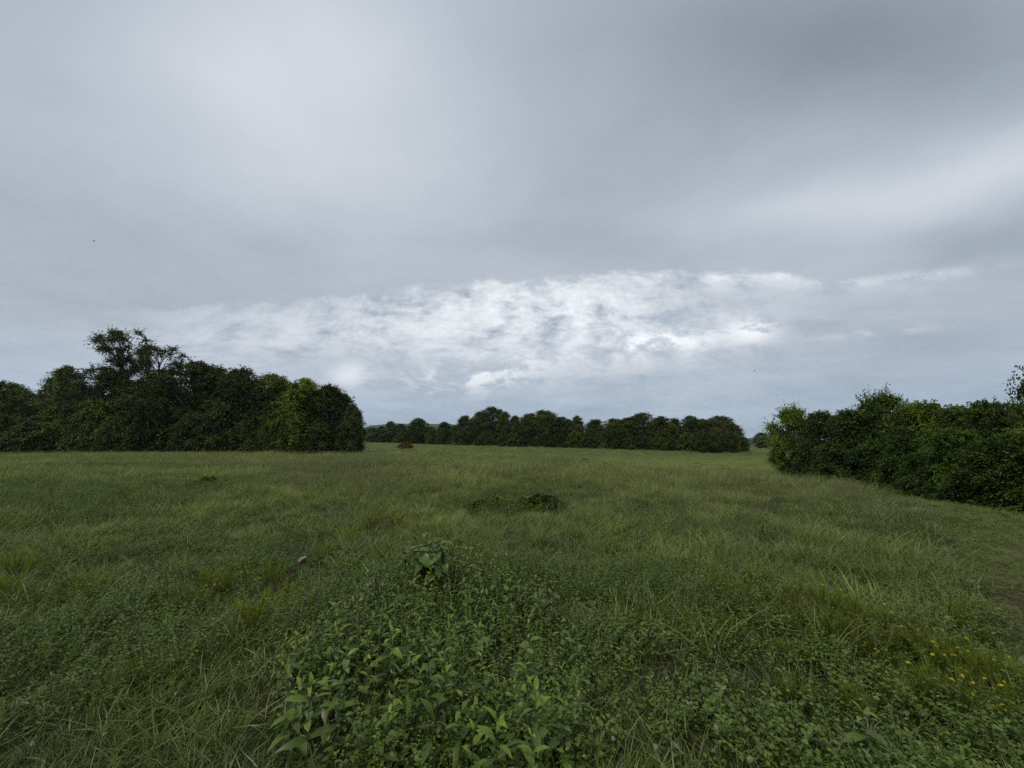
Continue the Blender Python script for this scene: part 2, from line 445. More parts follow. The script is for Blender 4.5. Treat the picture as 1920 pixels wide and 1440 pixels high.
PROFILES = {
    'round': lambda t: np.sin(np.pi * np.clip(t * 0.93 + 0.05, 0, 1)) ** 0.62,
    'full': lambda t: np.clip(1 - t, 0, 1) ** 0.42 * (0.80 + 0.2 * np.sin(np.pi * t)) + 0.02,
    'flat': lambda t: np.clip(t * 1.6, 0.15, 1) ** 0.7 * np.clip((1.06 - t) * 3.0, 0, 1) ** 0.6,
}
def build_tree(seed, H, Rr, base, nclump, ntwig, nleaf, leaf, prof='round', csize=(0.15, 0.27), droop=0.35, stem=0.02, multi=1, lumps=0.35, fuzz=1.0):
    """returns (trunk mesh, crown mesh) of a tree H tall with crown radius Rr, unit-free metres"""
    r = np.random.default_rng(seed)
    pf = PROFILES[prof]
    # clump centres through the crown, more of them near its surface
    n = nclump
    tt = np.clip((np.arange(n) + r.random(n)) / n, 0, 1)
    tt = tt[r.permutation(n)]
    az = r.random(n) * 2 * np.pi
    lump = 1 + lumps * (vnoise(az * 1.3 + seed * 3.7, tt * 3.0 + seed) - 0.5) * 2
    rad = Rr * pf(tt) * lump * (0.22 + 0.72 * r.random(n) ** 0.5)
    z = H * (base + (0.965 - base) * tt)
    C = np.stack([rad * np.cos(az), rad * np.sin(az), z], -1)
    S = Rr * r.uniform(csize[0], csize[1], n)
    C[:, 2] = np.minimum(C[:, 2], H - S * 0.55)
    C[:, 2] = np.maximum(C[:, 2], S * 0.45)
    # wood
    T = Geo()
    tops = []
    for k in range(multi):
        a0 = r.random() * 6.28; lean = (0.05 if multi == 1 else 0.35) * Rr
        zz = np.linspace(-0.25, H * 0.86, 9)
        off = np.cumsum(r.normal(0, 0.022 * Rr, (9, 2)), 0)
        P = np.stack([off[:, 0] + np.cos(a0) * lean * (zz / H) ** 1.2 * (zz > 0), off[:, 1] + np.sin(a0) * lean * (zz / H) ** 1.2 * (zz > 0), zz], -1) if multi == 1 else \
            np.stack([off[:, 0] + np.cos(a0) * lean * np.clip(zz / H, 0, 1), off[:, 1] + np.sin(a0) * lean * np.clip(zz / H, 0, 1), zz], -1)
        rr = H * stem * (1 - 0.88 * np.linspace(0, 1, 9)) / (multi ** 0.5); rr[0] *= 1.35
        tube(T, P, rr, 7); tops.append(P)
    for c, s_ in zip(C, S):
        P = tops[r.integers(len(tops))]
        za = np.clip(c[2] - (0.25 + 0.5 * r.random()) * np.hypot(c[0], c[1]) - 0.1 * H, 0.05 * H, H * 0.8)
        a = np.array([np.interp(za, P[:, 2], P[:, 0]), np.interp(za, P[:, 2], P[:, 1]), za])
        mid = (a + c) / 2 + np.array([0, 0, 0.10 * np.linalg.norm(c - a)]) + r.normal(0, 0.04 * Rr, 3)
        u = np.linspace(0, 1, 5)[:, None]
        Q = a * (1 - u) ** 2 + 2 * mid * u * (1 - u) + c * u ** 2
        rb = H * stem * 0.36 * (1 - 0.85 * u[:, 0])
        tube(T, Q, rb, 4, cap=False)
    # foliage: twigs radiating from each clump, leaves along the twigs
    N = n * ntwig
    ci = np.repeat(np.arange(n), ntwig)
    d = r.normal(0, 1, (N, 3)); d[:, 2] = d[:, 2] * 0.75 + 0.12
    d = norm(d)
    outw = norm(C - np.array([0, 0, 0.45 * H])); d = norm(d + 0.35 * outw[ci])
    L = S[ci] * (0.40 + 1.15 * r.random(N) ** 1.4) * fuzz
    M = N * nleaf
    ti = np.repeat(np.arange(N), nleaf)
    s_ = np.clip(np.tile(np.linspace(0.22, 1.0, nleaf), N) + r.uniform(-0.09, 0.09, M), 0.05, 1.1)
    p = C[ci[ti]] + d[ti] * (L[ti] * s_)[:, None]
    p[:, 2] -= droop * L[ti] * s_ ** 2
    sd = norm(np.cross(d[ti], r.normal(0, 1, (M, 3))))
    ax = norm(d[ti] * 0.7 + sd * 0.9 + np.array([0, 0, -0.25]))
    nr = norm(np.array([0, 0, 1.0]) + r.normal(0, 0.55, (M, 3)))
    cv = r.random(n); tv = r.random(N)
    v = np.clip(-0.02 + 0.74 * cv[ci[ti]] ** 1.4 + 0.12 * tv[ti] + r.normal(0, 0.06, M), 0, 1)
    p[:, 2] = np.maximum(p[:, 2], 0.03)
    G = Geo()
    sz = leaf * r.uniform(0.7, 1.25, M)
    leaves(G, p, ax, nr, sz, sz * 0.58, v)
    return T.mesh('trunk', bark, True), G.mesh('crown', LEAF)

# the kinds of tree (nominal sizes; copies are scaled to their own height and spread)
KIND = {}
def kind(name, **k): KIND[name] = (build_tree(**k), k['H'], k['Rr'])
kind('oak_a', seed=1, H=12, Rr=5.0, base=0.10, nclump=190, ntwig=28, nleaf=10, leaf=0.21)
kind('oak_b', seed=2, H=12, Rr=5.0, base=0.06, nclump=200, ntwig=27, nleaf=10, leaf=0.21, prof='full')
kind('oak_c', seed=3, H=12, Rr=5.0, base=0.14, nclump=165, ntwig=30, nleaf=10, leaf=0.22, lumps=0.5)
kind('oak_d', seed=4, H=12, Rr=4.5, base=0.05, nclump=185, ntwig=28, nleaf=10, leaf=0.20, prof='full', lumps=0.5)
kind('hedge', seed=31, H=10, Rr=7.0, base=0.04, nclump=230, ntwig=24, nleaf=9, leaf=0.22, prof='flat', csize=(0.09, 0.18), lumps=0.75)
kind('tall', seed=15, H=17, Rr=4.2, base=0.58, nclump=42, ntwig=36, nleaf=12, leaf=0.20, fuzz=0.85, prof='flat', csize=(0.20, 0.36), droop=0.15, stem=0.012, lumps=0.3)
kind('bush', seed=6, H=4, Rr=2.6, base=0.05, nclump=80, ntwig=30, nleaf=9, leaf=0.15, prof='full', stem=0.016, multi=3)
kind('thicket_a', seed=21, H=4.8, Rr=2.3, base=0.04, nclump=110, ntwig=32, nleaf=12, leaf=0.115, prof='full', csize=(0.17, 0.30), stem=0.010, multi=4, lumps=0.4)
kind('thicket_b', seed=22, H=4.8, Rr=2.3, base=0.05, nclump=100, ntwig=26, nleaf=16, leaf=0.105, prof='full', csize=(0.18, 0.36), stem=0.010, multi=4, droop=0.55, lumps=0.45)
kind('thicket_c', seed=23, H=4.8, Rr=2.2, base=0.05, nclump=95, ntwig=28, nleaf=14, leaf=0.125, prof='round', csize=(0.18, 0.32), stem=0.010, multi=3, droop=0.1, lumps=0.5, fuzz=1.15)

def plant_tree(name, kd, x, y, H, Rr, tint, label, cat='tree', group=None, ry=None):
    (tm, cm), H0, R0 = KIND[kd]
    root = ob(name, None, loc=(x, y, h1(x, y) - 0.02), rot=(0, 0, rng.random() * 6.28 if ry is None else ry), scale=(Rr / R0, Rr / R0, H / H0))
    root.empty_display_size = 0.5
    tag(root, label, cat, group)
    ob('trunk', tm, root)
    ob('crown', cm, root, color=(*tint, 1))
    return root
def tree_px(name, kd, px, top, half, Y, tint, label, cat='tree', group=None, ry=None):
    x, y, zt, t_ = at_depth(px, top, Y)
    return plant_tree(name, kd, x, y, zt - h1(x, y), half * t_ / F, tint, label, cat, group, ry)

def tone(t_):
    return {DK: 'dark', MD: 'mid green', LT: 'paler green', YG: 'yellow green', OL: 'olive', BL: 'bluish green'}.get(t_, 'dark')
DK, MD, LT, YG, OL, BL = (0.72, 0.80, 0.75), (0.95, 0.98, 0.9), (1.3, 1.3, 1.0), (2.45, 2.35, 1.2), (1.35, 1.3, 0.85), (0.8, 0.95, 1.0)
LG = 'trees of the near wood at the field edge'
for (nm, kd, px, top, half, Y, tint, lab, grp) in [
    ('tree', 'oak_c', 12, 716, 62, 74, MD, 'dark green tree at the low end of the near wood', None),
    ('tree', 'oak_d', 128, 686, 50, 68, OL, 'olive tree with ragged twin top beside the tall sparse tree', None),
    ('tree', 'oak_a', 66, 738, 60, 72, MD, 'broad low tree between the olive ragged tree and the wood end', None),
    ('tall_tree', 'tall', 242, 615, 46, 69, (0.75, 0.8, 0.75), 'tall sparse tree with open feathery crown towering over the near wood', None),
    ('tall_tree', 'tall', 306, 645, 52, 68, (0.85, 0.85, 0.75), 'second tallest tree, open crown showing sky beneath, in the near wood', None),
    ('tree', 'oak_a', 205, 688, 66, 66, BL, 'dark bluish green tree directly below the tall sparse tree', None),
    ('tree', 'oak_c', 290, 705, 66, 70, DK, 'dark tree under the second tallest open crown', None),
    ('tree', 'oak_a', 378, 679, 86, 65, DK, 'very dark broad domed tree in the middle of the near wood', None),
    ('tree', 'oak_b', 455, 691, 76, 64, DK, 'dark rounded tree next to the broad domed tree of the near wood', None),
    ('tree', 'oak_c', 512, 702, 66, 65, OL, 'olive tree just behind the bright yellow green tree', None),
    ('tree', 'oak_d', 572, 709, 64, 61, YG, 'bright yellow green tree leafy to the ground in the near wood', None),
    ('tree', 'oak_b', 618, 722, 60, 62, (0.72, 0.76, 0.6), 'dark dense rounded tree ending the near wood beside the open field', None),
    ('tree', 'oak_b', 590, 730, 60, 70, DK, 'dark tree filling the back of the near wood', LG),
    ('tree', 'oak_c', 420, 702, 70, 74, DK, 'dark tree filling the back of the near wood', LG),
    ('tree', 'oak_a', 320, 722, 70, 78, DK, 'dark tree filling the back of the near wood', LG),
    ('tree', 'oak_c', 540, 725, 70, 78, DK, 'dark tree filling the back of the near wood', LG),
    ('tree', 'oak_b', 160, 730, 80, 80, DK, 'dark tree filling the back of the near wood', LG),
    ('tree', 'oak_b', -60, 720, 80, 76, DK, 'dark tree filling the back of the near wood', LG),
    ('tree', 'oak_a', 440, 730, 80, 80, DK, 'dark tree filling the back of the near wood', LG),
]:
    tree_px(nm, kd, px, top, half, Y, tint, lab, 'tree', grp)
for (px, top, half, Y, tint) in [(10, 778, 48, 60, MD), (70, 782, 55, 59.5, MD), (125, 752, 48, 61, LT), (180, 750, 50, 60, OL), (235, 772, 44, 59, LT),
                                 (300, 762, 50, 60, DK), (365, 775, 44, 59, DK), (420, 755, 46, 60, DK), (480, 780, 44, 59, MD), (525, 770, 40, 58.5, OL), (600, 790, 36, 59, DK), (655, 780, 34, 60, DK), (662, 758, 30, 62, DK), (640, 738, 44, 64, DK), (-60, 790, 60, 60, MD)]:
    tree_px('shrub', 'bush', px, top, half, Y, tint, tone(tint) + ' leafy shrub filling the foot of the near wood', 'shrub', tone(tint) + ' shrubs along the foot of the near wood')

# treeline across the field
def far_Y(px): return float(np.interp(px, [690, 850, 1100, 1390], [165, 128, 112, 96]))
CG = 'trees of the far treeline'
ctr = [(700, 799, 20, OL), (716, 795, 15, MD), (733, 789, 14, BL), (752, 797, 16, MD), (784, 784, 20, BL), (806, 800, 20, OL), (834, 786, 19, DK), (852, 797, 18, LT),
       (872, 779, 24, MD), (902, 770, 28, MD), (924, 765, 24, DK), (946, 770, 24, OL), (966, 778, 22, DK), (992, 774, 28, OL), (1020, 772, 27, OL), (1050, 782, 22, DK),
       (1082, 782, 24, LT), (1116, 786, 26, DK), (1152, 783, 24, OL), (1182, 779, 26, MD), (1204, 777, 24, OL), (1240, 780, 26, MD), (1264, 781, 20, DK), (1294, 781, 24, DK),
       (1316, 781, 24, MD), (1348, 775, 30, OL), (1374, 793, 20, LT)]
special = {834: 'small dark round-topped tree standing clear of the far treeline', 924: 'tallest domed tree of the far treeline', 1348: 'large domed tree at the far treeline end above the hollow',
           1374: 'paler low tree on the outer edge of the far treeline end', 784: 'bluish pointed tree among the low far trees'}
for k, (px, top, half, tint) in enumerate(ctr):
    lab = special.get(px, tone(tint) + ' leafy tree in the far treeline across the field')
    tree_px('tree', ['oak_a', 'oak_c', 'oak_d', 'oak_c', 'oak_b'][k * 7 % 5], px, top + rng.uniform(-3, 5), half * rng.uniform(0.9, 1.6), far_Y(px) + rng.uniform(-2, 3), tint, lab, 'tree', None if px in special else tone(tint) + ' ' + CG)
for k in range(20):
    px = 860 + k * 26 + rng.uniform(-9, 9); tint = [OL, MD, LT, OL, DK, MD][k % 6]
    tree_px('tree', ['oak_d', 'hedge', 'oak_b'][k % 3], px, 799 + rng.uniform(-8, 12), rng.uniform(14, 30), far_Y(px) - rng.uniform(2, 4), tint, tone(tint) + ' low tree on the near face of the far treeline', 'tree', tone(tint) + ' low trees of the far treeline')
for k in range(26):
    px = 705 + k * 26.5 + rng.uniform(-6, 6)
    tree_px('shrub', 'bush', px, 806 + rng.uniform(-8, 12) + max(0, (px - 1000) * 0.012), 17 + rng.uniform(0, 7), far_Y(px) - 5, [MD, DK, OL, DK, LT, DK][k % 6],
            tone([MD, DK, OL, DK, LT, DK][k % 6]) + ' shrub at the foot of the far treeline', 'shrub', tone([MD, DK, OL, DK, LT, DK][k % 6]) + ' shrubs along the far treeline')
for k in range(17):
    px = 715 + k * 39 + rng.uniform(-12, 12)
    tree_px('tree', ['oak_b', 'oak_a'][k % 2], px, (803 if px < 860 else 792) + rng.uniform(-5, 8), rng.uniform(22, 40), far_Y(px) + 12, DK, 'dark tree behind the far treeline', 'tree', 'trees behind the far treeline')
tree_px('shrub', 'bush', 1395, 819, 11, 95, BL, 'small dark shrub just outside the far treeline end', 'shrub')
tree_px('shrub', 'bush', 1322, 826, 30, 92, DK, 'low wide dark shrub in front of the far treeline end', 'shrub')
tree_px('tree', 'oak_a', 1428, 811, 17, 150, BL, 'lone hazy round tree between the treeline end and the thicket', 'tree')
tree_px('tree', 'oak_b', 1462, 806, 22, 152, BL, 'hazy tree partly hidden behind the thicket end', 'tree')
tree_px('brown_bush', 'oak_a', 762, 829, 15, 84, (2.2, 1.35, 1.1), 'lone reddish brown bush out in the open field', 'shrub')

# thicket on the right, below the crest
TH = 'saplings of the thicket below the crest'
for (kd, px, top, half, Y, tint, lab) in [
    ('thicket_c', 1486, 767, 36, 29.0, (1.7, 1.6, 0.95), 'light olive sapling at the open end of the thicket'),
    ('thicket_a', 1535, 771, 46, 26.5, (0.75, 0.72, 0.6), 'dark dense bush next to the light olive end sapling of the thicket'),
    ('thicket_a', 1590, 768, 48, 24.5, (0.7, 0.72, 0.62), 'dark bush in the thicket with flat clipped-looking top'),
    ('thicket_c', 1656, 742, 46, 23.0, (0.9, 0.95, 0.7), 'sapling with spiky upright shoots topping the thicket'),
    ('thicket_b', 1722, 750, 56, 20.5, (1.35, 1.3, 0.65), 'yellow green sapling with drooping sprays in the thicket'),
    ('thicket_b', 1790, 757, 60, 18.0, (1.2, 1.2, 0.7), None),
    ('thicket_a', 1850, 752, 60, 16.0, (0.8, 0.85, 0.65), None),
    ('thicket_b', 1790, 800, 66, 13.6, (0.95, 1.1, 0.7), 'low bush with hanging leafy fronds in front of the thicket'),
    ('thicket_c', 1968, 676, 58, 12.6, (0.95, 0.95, 0.75), 'tallest sapling with layered branches at the thicket end by the mown strip'),
    ('thicket_b', 1925, 800, 80, 10.9, (1.0, 1.05, 0.65), None),
    ('thicket_a', 1850, 830, 70, 12.0, (0.75, 0.8, 0.65), None),
    ('thicket_b', 1745, 840, 50, 15.2, (0.8, 0.9, 0.65), None),
    ('thicket_c', 2000, 820, 80, 10.2, (0.7, 0.75, 0.6), None),
    ('thicket_a', 1690, 800, 50, 19.5, (0.75, 0.85, 0.68), None),
    ('thicket_c', 1640, 830, 44, 21.5, (0.7, 0.8, 0.65), None),
    ('thicket_a', 1560, 830, 40, 23.5, (0.7, 0.74, 0.6), None),
    ('thicket_a', 1620, 775, 60, 29.0, (0.7, 0.75, 0.6), None),
    ('thicket_c', 1700, 772, 60, 26.0, (0.9, 0.9, 0.6), None),
    ('thicket_a', 1760, 765, 70, 23.0, (1.0, 1.0, 0.6), None),
    ('thicket_b', 1860, 765, 80, 20.0, (0.8, 0.85, 0.6), None),
    ('thicket_a', 2060, 740, 110, 13.0, (0.8, 0.85, 0.65), None),
    ('thicket_c', 2010, 720, 80, 17.0, (0.8, 0.85, 0.65), None),
    ('thicket_b', 2150, 760, 130, 11.0, (0.8, 0.85, 0.65), None),
]:
    tree_px('sapling', kd, px, top, half * 1.22, Y, (tint[0] * 1.12, tint[1] * 1.25, tint[2] * 1.1), lab or (('darker' if tint[1] < 0.9 else 'lighter') + ' leafy sapling within the dense thicket below the crest'), 'sapling', None if lab else ('darker ' if tint[1] < 0.9 else 'lighter ') + TH)
#---TREES-END---

# ----------------------------------------------------------------------------
# meadow: tufts scattered with geometry nodes, each layer one piece of stuff
# ----------------------------------------------------------------------------
def scatter(name, variants, P, rz, tilt, scl, tint, label, cat):
    """variants: list of meshes; P (n,3) points; each point gets one variant, turned, tilted and scaled"""
    n = len(P)
    me = bpy.data.meshes.new(name)
    me.vertices.add(n); me.vertices.foreach_set('co', np.ascontiguousarray(P, np.float32).ravel())
    rot = np.stack([tilt[:, 0], tilt[:, 1], rz], -1)
    for k, v, ty, dim in (('rot', rot, 'FLOAT_VECTOR', 'vector'), ('scl', scl, 'FLOAT_VECTOR', 'vector'), ('tint', tint, 'FLOAT', 'value')):
        a = me.attributes.new(k, ty, 'POINT'); a.data.foreach_set(dim, np.ascontiguousarray(v, np.float32).ravel())
    a = me.attributes.new('pick', 'INT', 'POINT'); a.data.foreach_set('value', rng.integers(0, len(variants), n).astype(np.int32))
    o = ob(name, me)
    tag(o, label, cat, kind='stuff')
    g = bpy.data.node_groups.new(name, 'GeometryNodeTree')
    g.interface.new_socket('Geometry', in_out='INPUT', socket_type='NodeSocketGeometry')
    g.interface.new_socket('Geometry', in_out='OUTPUT', socket_type='NodeSocketGeometry')
    N = g.nodes; Lk = g.links
    gi = N.new('NodeGroupInput'); go = N.new('NodeGroupOutput')
    jn = N.new('GeometryNodeJoinGeometry')
    for k, vm_ in enumerate(variants):
        src = bpy.data.objects.new(name + '_tuft', vm_)
        oi = N.new('GeometryNodeObjectInfo'); oi.inputs['Object'].default_value = src
        oi.transform_space = 'ORIGINAL'
        gti = N.new('GeometryNodeGeometryToInstance')
        Lk.new(oi.outputs['Geometry'], gti.inputs[0]); Lk.new(gti.outputs[0], jn.inputs[0])
    def na(nm, ty):
        q = N.new('GeometryNodeInputNamedAttribute'); q.data_type = ty; q.inputs['Name'].default_value = nm
        return q.outputs['Attribute']
    m2p = N.new('GeometryNodeMeshToPoints'); Lk.new(gi.outputs[0], m2p.inputs['Mesh'])
    ip = N.new('GeometryNodeInstanceOnPoints')
    Lk.new(m2p.outputs[0], ip.inputs['Points']); Lk.new(jn.outputs[0], ip.inputs['Instance'])
    ip.inputs['Pick Instance'].default_value = True
    Lk.new(na('pick', 'INT'), ip.inputs['Instance Index'])
    e2r = N.new('FunctionNodeEulerToRotation'); Lk.new(na('rot', 'FLOAT_VECTOR'), e2r.inputs[0]); Lk.new(e2r.outputs[0], ip.inputs['Rotation'])
    Lk.new(na('scl', 'FLOAT_VECTOR'), ip.inputs['Scale'])
    Lk.new(ip.outputs[0], go.inputs[0])
    md = o.modifiers.new('scatter', 'NODES'); md.node_group = g
    return o

GRASS = meadow_mat('grass_blade', (0.040, 0.066, 0.008), (0.158, 0.210, 0.032), (0.24, 0.20, 0.10), 0.10, 0.42, 0.4)
FINE = meadow_mat('fine_grass', (0.096, 0.126, 0.020), (0.290, 0.342, 0.074), (0.27, 0.24, 0.12), 0.15, 0.45, 0.35)
SEED = meadow_mat('seed_stems', (0.15, 0.155, 0.062), (0.25, 0.24, 0.115), (0.28, 0.22, 0.12), 0.35)
WEED = meadow_mat('weed_leaf', (0.042, 0.076, 0.009), (0.170, 0.235, 0.028), (0.16, 0.13, 0.04), 0.10, 0.45, 0.4)
THATCH = meadow_mat('cut_thatch', (0.085, 0.115, 0.026), (0.185, 0.225, 0.062), (0.20, 0.165, 0.09), 0.15, 0.8, 0.1)
TUSS = meadow_mat('tussock_blade', (0.050, 0.082, 0.008), (0.210, 0.265, 0.034), (0.20, 0.18, 0.08), 0.10, 0.42, 0.4)
FEATH = meadow_mat('feathery_leaf', (0.070, 0.100, 0.018), (0.165, 0.190, 0.030), (0.15, 0.12, 0.03), 0.3, 0.6, 0.2)
# note: 'v' close to 1 means a dry blade

def blade_tuft(seed, n, radius, Lr, wr, bendr, nseg, mat, lean=0.0, dry=0.05, spread=0.35):
    r = np.random.default_rng(seed); G = Geo()
    a = r.random(n) * 6.283; q = radius * np.sqrt(r.random(n))
    base = np.stack([q * np.cos(a), q * np.sin(a), np.full(n, -0.02)], -1)
    d = r.normal(0, spread, (n, 3)); d[:, 2] = 1; d[:, :2] += base[:, :2] / max(radius, 1e-3) * 0.18; d[:, 0] += lean
    d = norm(d)
    b = r.normal(0, 1, (n, 3)); b[:, 2] = 0; b[:, :2] += d[:, :2] * 2.5; b = norm(b)
    bm = r.uniform(*bendr, n)
    b = b * bm[:, None]; b[:, 2] = -bm * r.uniform(0.45, 0.95, n)
    L = r.uniform(*Lr, n); v = r.random(n) * 0.84; v[r.random(n) < dry] = 1.0
    ribbons(G, base, d, L, r.uniform(*wr, n), b, nseg, v, twist=r.normal(0, 0.6, n))
    return G.mesh('tuft', mat)

def seed_tuft(seed, n, radius, Lr, mat):
    """thin stalks with loose seed heads"""
    r = np.random.default_rng(seed); G = Geo()
    a = r.random(n) * 6.283; q = radius * np.sqrt(r.random(n))
    base = np.stack([q * np.cos(a), q * np.sin(a), np.zeros(n)], -1)
    d = r.normal(0, 0.24, (n, 3)); d[:, 2] = 1; d = norm(d)
    b = norm(np.stack([r.normal(0, 1, n), r.normal(0, 1, n), np.zeros(n)], -1)) * r.uniform(0.05, 0.30, n)[:, None]; b[:, 2] = -0.08
    L = r.uniform(*Lr, n)
    ribbons(G, base, d, L, 0.0032, b, 4, 0.25 + 0.4 * r.random(n), prof=lambda t: 1 - 0.5 * t)
    m = 13
    ti = np.repeat(np.arange(n), m); s_ = np.tile(np.linspace(0.70, 1.0, m), n)
    p = base[ti] + L[ti, None] * (d[ti] * s_[:, None] + b[ti] * (s_ ** 2)[:, None])
    ax = norm(d[ti] * 0.9 + r.normal(0, 0.45, (n * m, 3)))
    ribbons(G, p, ax, r.uniform(0.02, 0.05, n * m), 0.0042, np.zeros((n * m, 3)), 1, 0.45 + 0.4 * r.random(n * m), prof=lambda t: 1 - 0.4 * t)
    return G.mesh('tuft', mat)

def weed_tuft(seed, n, radius, Hr, leaf, mat, per=9, asp=0.5, dry=0.02):
    """low branching weed: stems with small leaves all along them"""
    r = np.random.default_rng(seed); G = Geo()
    a = r.random(n) * 6.283; q = radius * np.sqrt(r.random(n))
    base = np.stack([q * np.cos(a), q * np.sin(a), np.zeros(n)], -1)
    d = r.normal(0, 0.35, (n, 3)); d[:, 2] = 1; d = norm(d); b = r.normal(0, 0.22, (n, 3)); b[:, 2] *= 0.3
    L = r.uniform(*Hr, n)
    ribbons(G, base, d, L, 0.0035, b, 3, 0.2 + 0.2 * r.random(n), prof=lambda t: 1 - 0.5 * t)
    ti = np.repeat(np.arange(n), per); s_ = np.tile(np.linspace(0.25, 1.0, per), n) + r.uniform(-0.04, 0.04, n * per)
    p = base[ti] + L[ti, None] * (d[ti] * s_[:, None] + b[ti] * (s_ ** 2)[:, None])
    aa = r.random(n * per) * 6.283
    ax = norm(np.stack([np.cos(aa), np.sin(aa), r.uniform(-0.15, 0.6, n * per)], -1))
    nr = norm(np.array([0, 0, 1.0]) + r.normal(0, 0.35, (n * per, 3)))
    sz = leaf * r.uniform(0.6, 1.25, n * per) * (1.15 - 0.45 * s_)
    v = r.random(n * per) * 0.84; v[r.random(n * per) < dry] = 1
    leaves(G, p, ax, nr, sz, sz * asp, v)
    return G.mesh('tuft', mat)

def wedge(d0, d1, dens):
    """random ground points between forward distances d0 and d1, as wide as the view and a little more"""
    A = 1.40 * (d1 ** 2 - d0 ** 2) + 2 * 2.0 * (d1 - d0)
    n = int(A * dens)
    u = rng.random(n * 2); y = np.sqrt(d0 ** 2 + u * (d1 ** 2 - d0 ** 2))
    x = (rng.random(n * 2) * 2 - 1) * (1.40 * y + 2.0)
    return x[:n], y[:n]
def hidden_wood(x, y):   # under the woods nothing needs to grow
    return ((x < -22) & (y > 60 + 0.0 * x)) | ((x > crest_x(y) + 4.5) & (y < 24))
def pts(x, y): return np.stack([x, y, h(x, y)], -1)
def sc3(s, zs=1.0):
    return np.stack([s, s, s * zs], -1)
def tl(n, s=0.12): return rng.normal(0, s, (n, 2))

_PC = {}
def mask_poly(x, y, poly):
    """inside test for a polygon given in photograph pixels on the ground"""
    key = tuple(poly)
    if key not in _PC: _PC[key] = np.array([at(px, py) for px, py in poly])
    P = _PC[key]; ins = np.zeros(len(x), bool); j = len(P) - 1
    for i in range(len(P)):
        c = ((P[i, 1] > y) != (P[j, 1] > y)) & (x < (P[j, 0] - P[i, 0]) * (y - P[i, 1]) / (P[j, 1] - P[i, 1] + 1e-9) + P[i, 0])
        ins ^= c; j = i
    return ins
WEEDS_POLY = [(590, 1500), (560, 1330), (640, 1230), (740, 1130), (900, 1110), (1010, 1180), (1080, 1270), (1110, 1500)]
STALK_POLY = [(560, 1500), (500, 1330), (620, 1210), (700, 1110), (790, 1080), (900, 1090), (1040, 1170), (1110, 1290), (1090, 1500)]
SMALL_POLY = [(560, 1180), (620, 1100), (760, 1090), (900, 1060), (1060, 1090), (1180, 1160), (1090, 1260), (900, 1180), (700, 1240), (560, 1330)]
LEFTW_POLY = [(-300, 880), (-300, 985), (150, 1000), (420, 930), (520, 890), (300, 870)]
BRAM_POLY = [(850, 955), (960, 915), (1060, 925), (1040, 965), (920, 975)]

nf = lambda x, y, s, o=0.0: fbm(x * s + o, y * s - o, 3)

# 1 short underlayer everywhere near
VA = [blade_tuft(100 + k, 50, 0.17, (0.08, 0.22), (0.003, 0.0065), (0.1, 0.5), 3, GRASS, dry=0.05, spread=0.6) for k in range(6)]
VA_far = [blade_tuft(120 + k, 60, 0.42, (0.14, 0.34), (0.007, 0.013), (0.1, 0.5), 2, GRASS, dry=0.05, spread=0.55) for k in range(5)]
X, Y = [], []
for d0, d1, de in ((0.6, 2.4, 85), (2.4, 4.5, 56), (4.5, 9, 38), (9, 16, 22)):
    a, b = wedge(d0, d1, de); X.append(a); Y.append(b)
X = np.concatenate(X); Y = np.concatenate(Y)
keep = (X < path_x(Y)) & ~hidden_wood(X, Y) & ~(mask_poly(X, Y, WEEDS_POLY) & (rng.random(len(X)) < 0.55)) & ~((nf(X, Y, 1.8, 13) < 0.43) & (rng.random(len(X)) < 0.60))
X, Y = X[keep], Y[keep]; n = len(X)
scatter('grass', VA, pts(X, Y), rng.random(n) * 6.283, tl(n), sc3(rng.uniform(0.75, 1.3, n)), np.clip((nf(X, Y, 0.6) - 0.5) * 3.2 + 0.45 + rng.normal(0, 0.15, n), 0, 1),
        'short tangled green grass under the taller blades close by', 'grass')

# 2 fine tall grass: the pale soft cover of the middle distance
VB = [blade_tuft(200 + k, 36, 0.15, (0.18, 0.42), (0.0035, 0.0075), (0.15, 0.6), 4, FINE, lean=0.12, dry=0.05, spread=0.30) for k in range(6)]
VB_far = [blade_tuft(220 + k, 64, 0.45, (0.28, 0.52), (0.006, 0.011), (0.15, 0.55), 3, FINE, lean=0.12, dry=0.05, spread=0.32) for k in range(5)]
X, Y = [], []
for d0, d1, de in ((3.2, 4.5, 14), (4.5, 9, 26), (9, 18, 20)):
    a, b = wedge(d0, d1, de); X.append(a); Y.append(b)
X = np.concatenate(X); Y = np.concatenate(Y); nz = nf(X, Y, 0.30, 5.0) + 0.25 * (nf(X, Y, 1.3, 2.0) - 0.5)
thr = np.interp(Y, [1, 4.5, 9, 16], [0.60, 0.50, 0.40, 0.30]) - 0.10 * sstep(0.0, 1.0, X / np.maximum(Y, 1))
keep = (X < path_x(Y) - 0.05) & ~hidden_wood(X, Y) & (nz > thr) & (nf(X, Y, 1.6, 91) > 0.43) & ~mask_poly(X, Y, WEEDS_POLY) & ~mask_poly(X, Y, SMALL_POLY) & ~(mask_poly(X, Y, LEFTW_POLY) & (rng.random(len(X)) < 0.75)) & ~mask_poly(X, Y, BRAM_POLY)
X, Y = X[keep], Y[keep]; n = len(X)
scatter('tall_grass', VB, pts(X, Y), rng.normal(0.2, 0.9, n), tl(n, 0.18), sc3(rng.uniform(0.75, 1.15, n) * (0.50 + 0.75 * sstep(0.36, 0.62, nf(X, Y, 1.1, 77)))), np.clip((nf(X, Y, 0.5, 9) - 0.5) * 4.0 + 0.5 + rng.normal(0, 0.2, n), 0, 1),
        'fine knee-high pale green grass bending with the wind', 'grass')

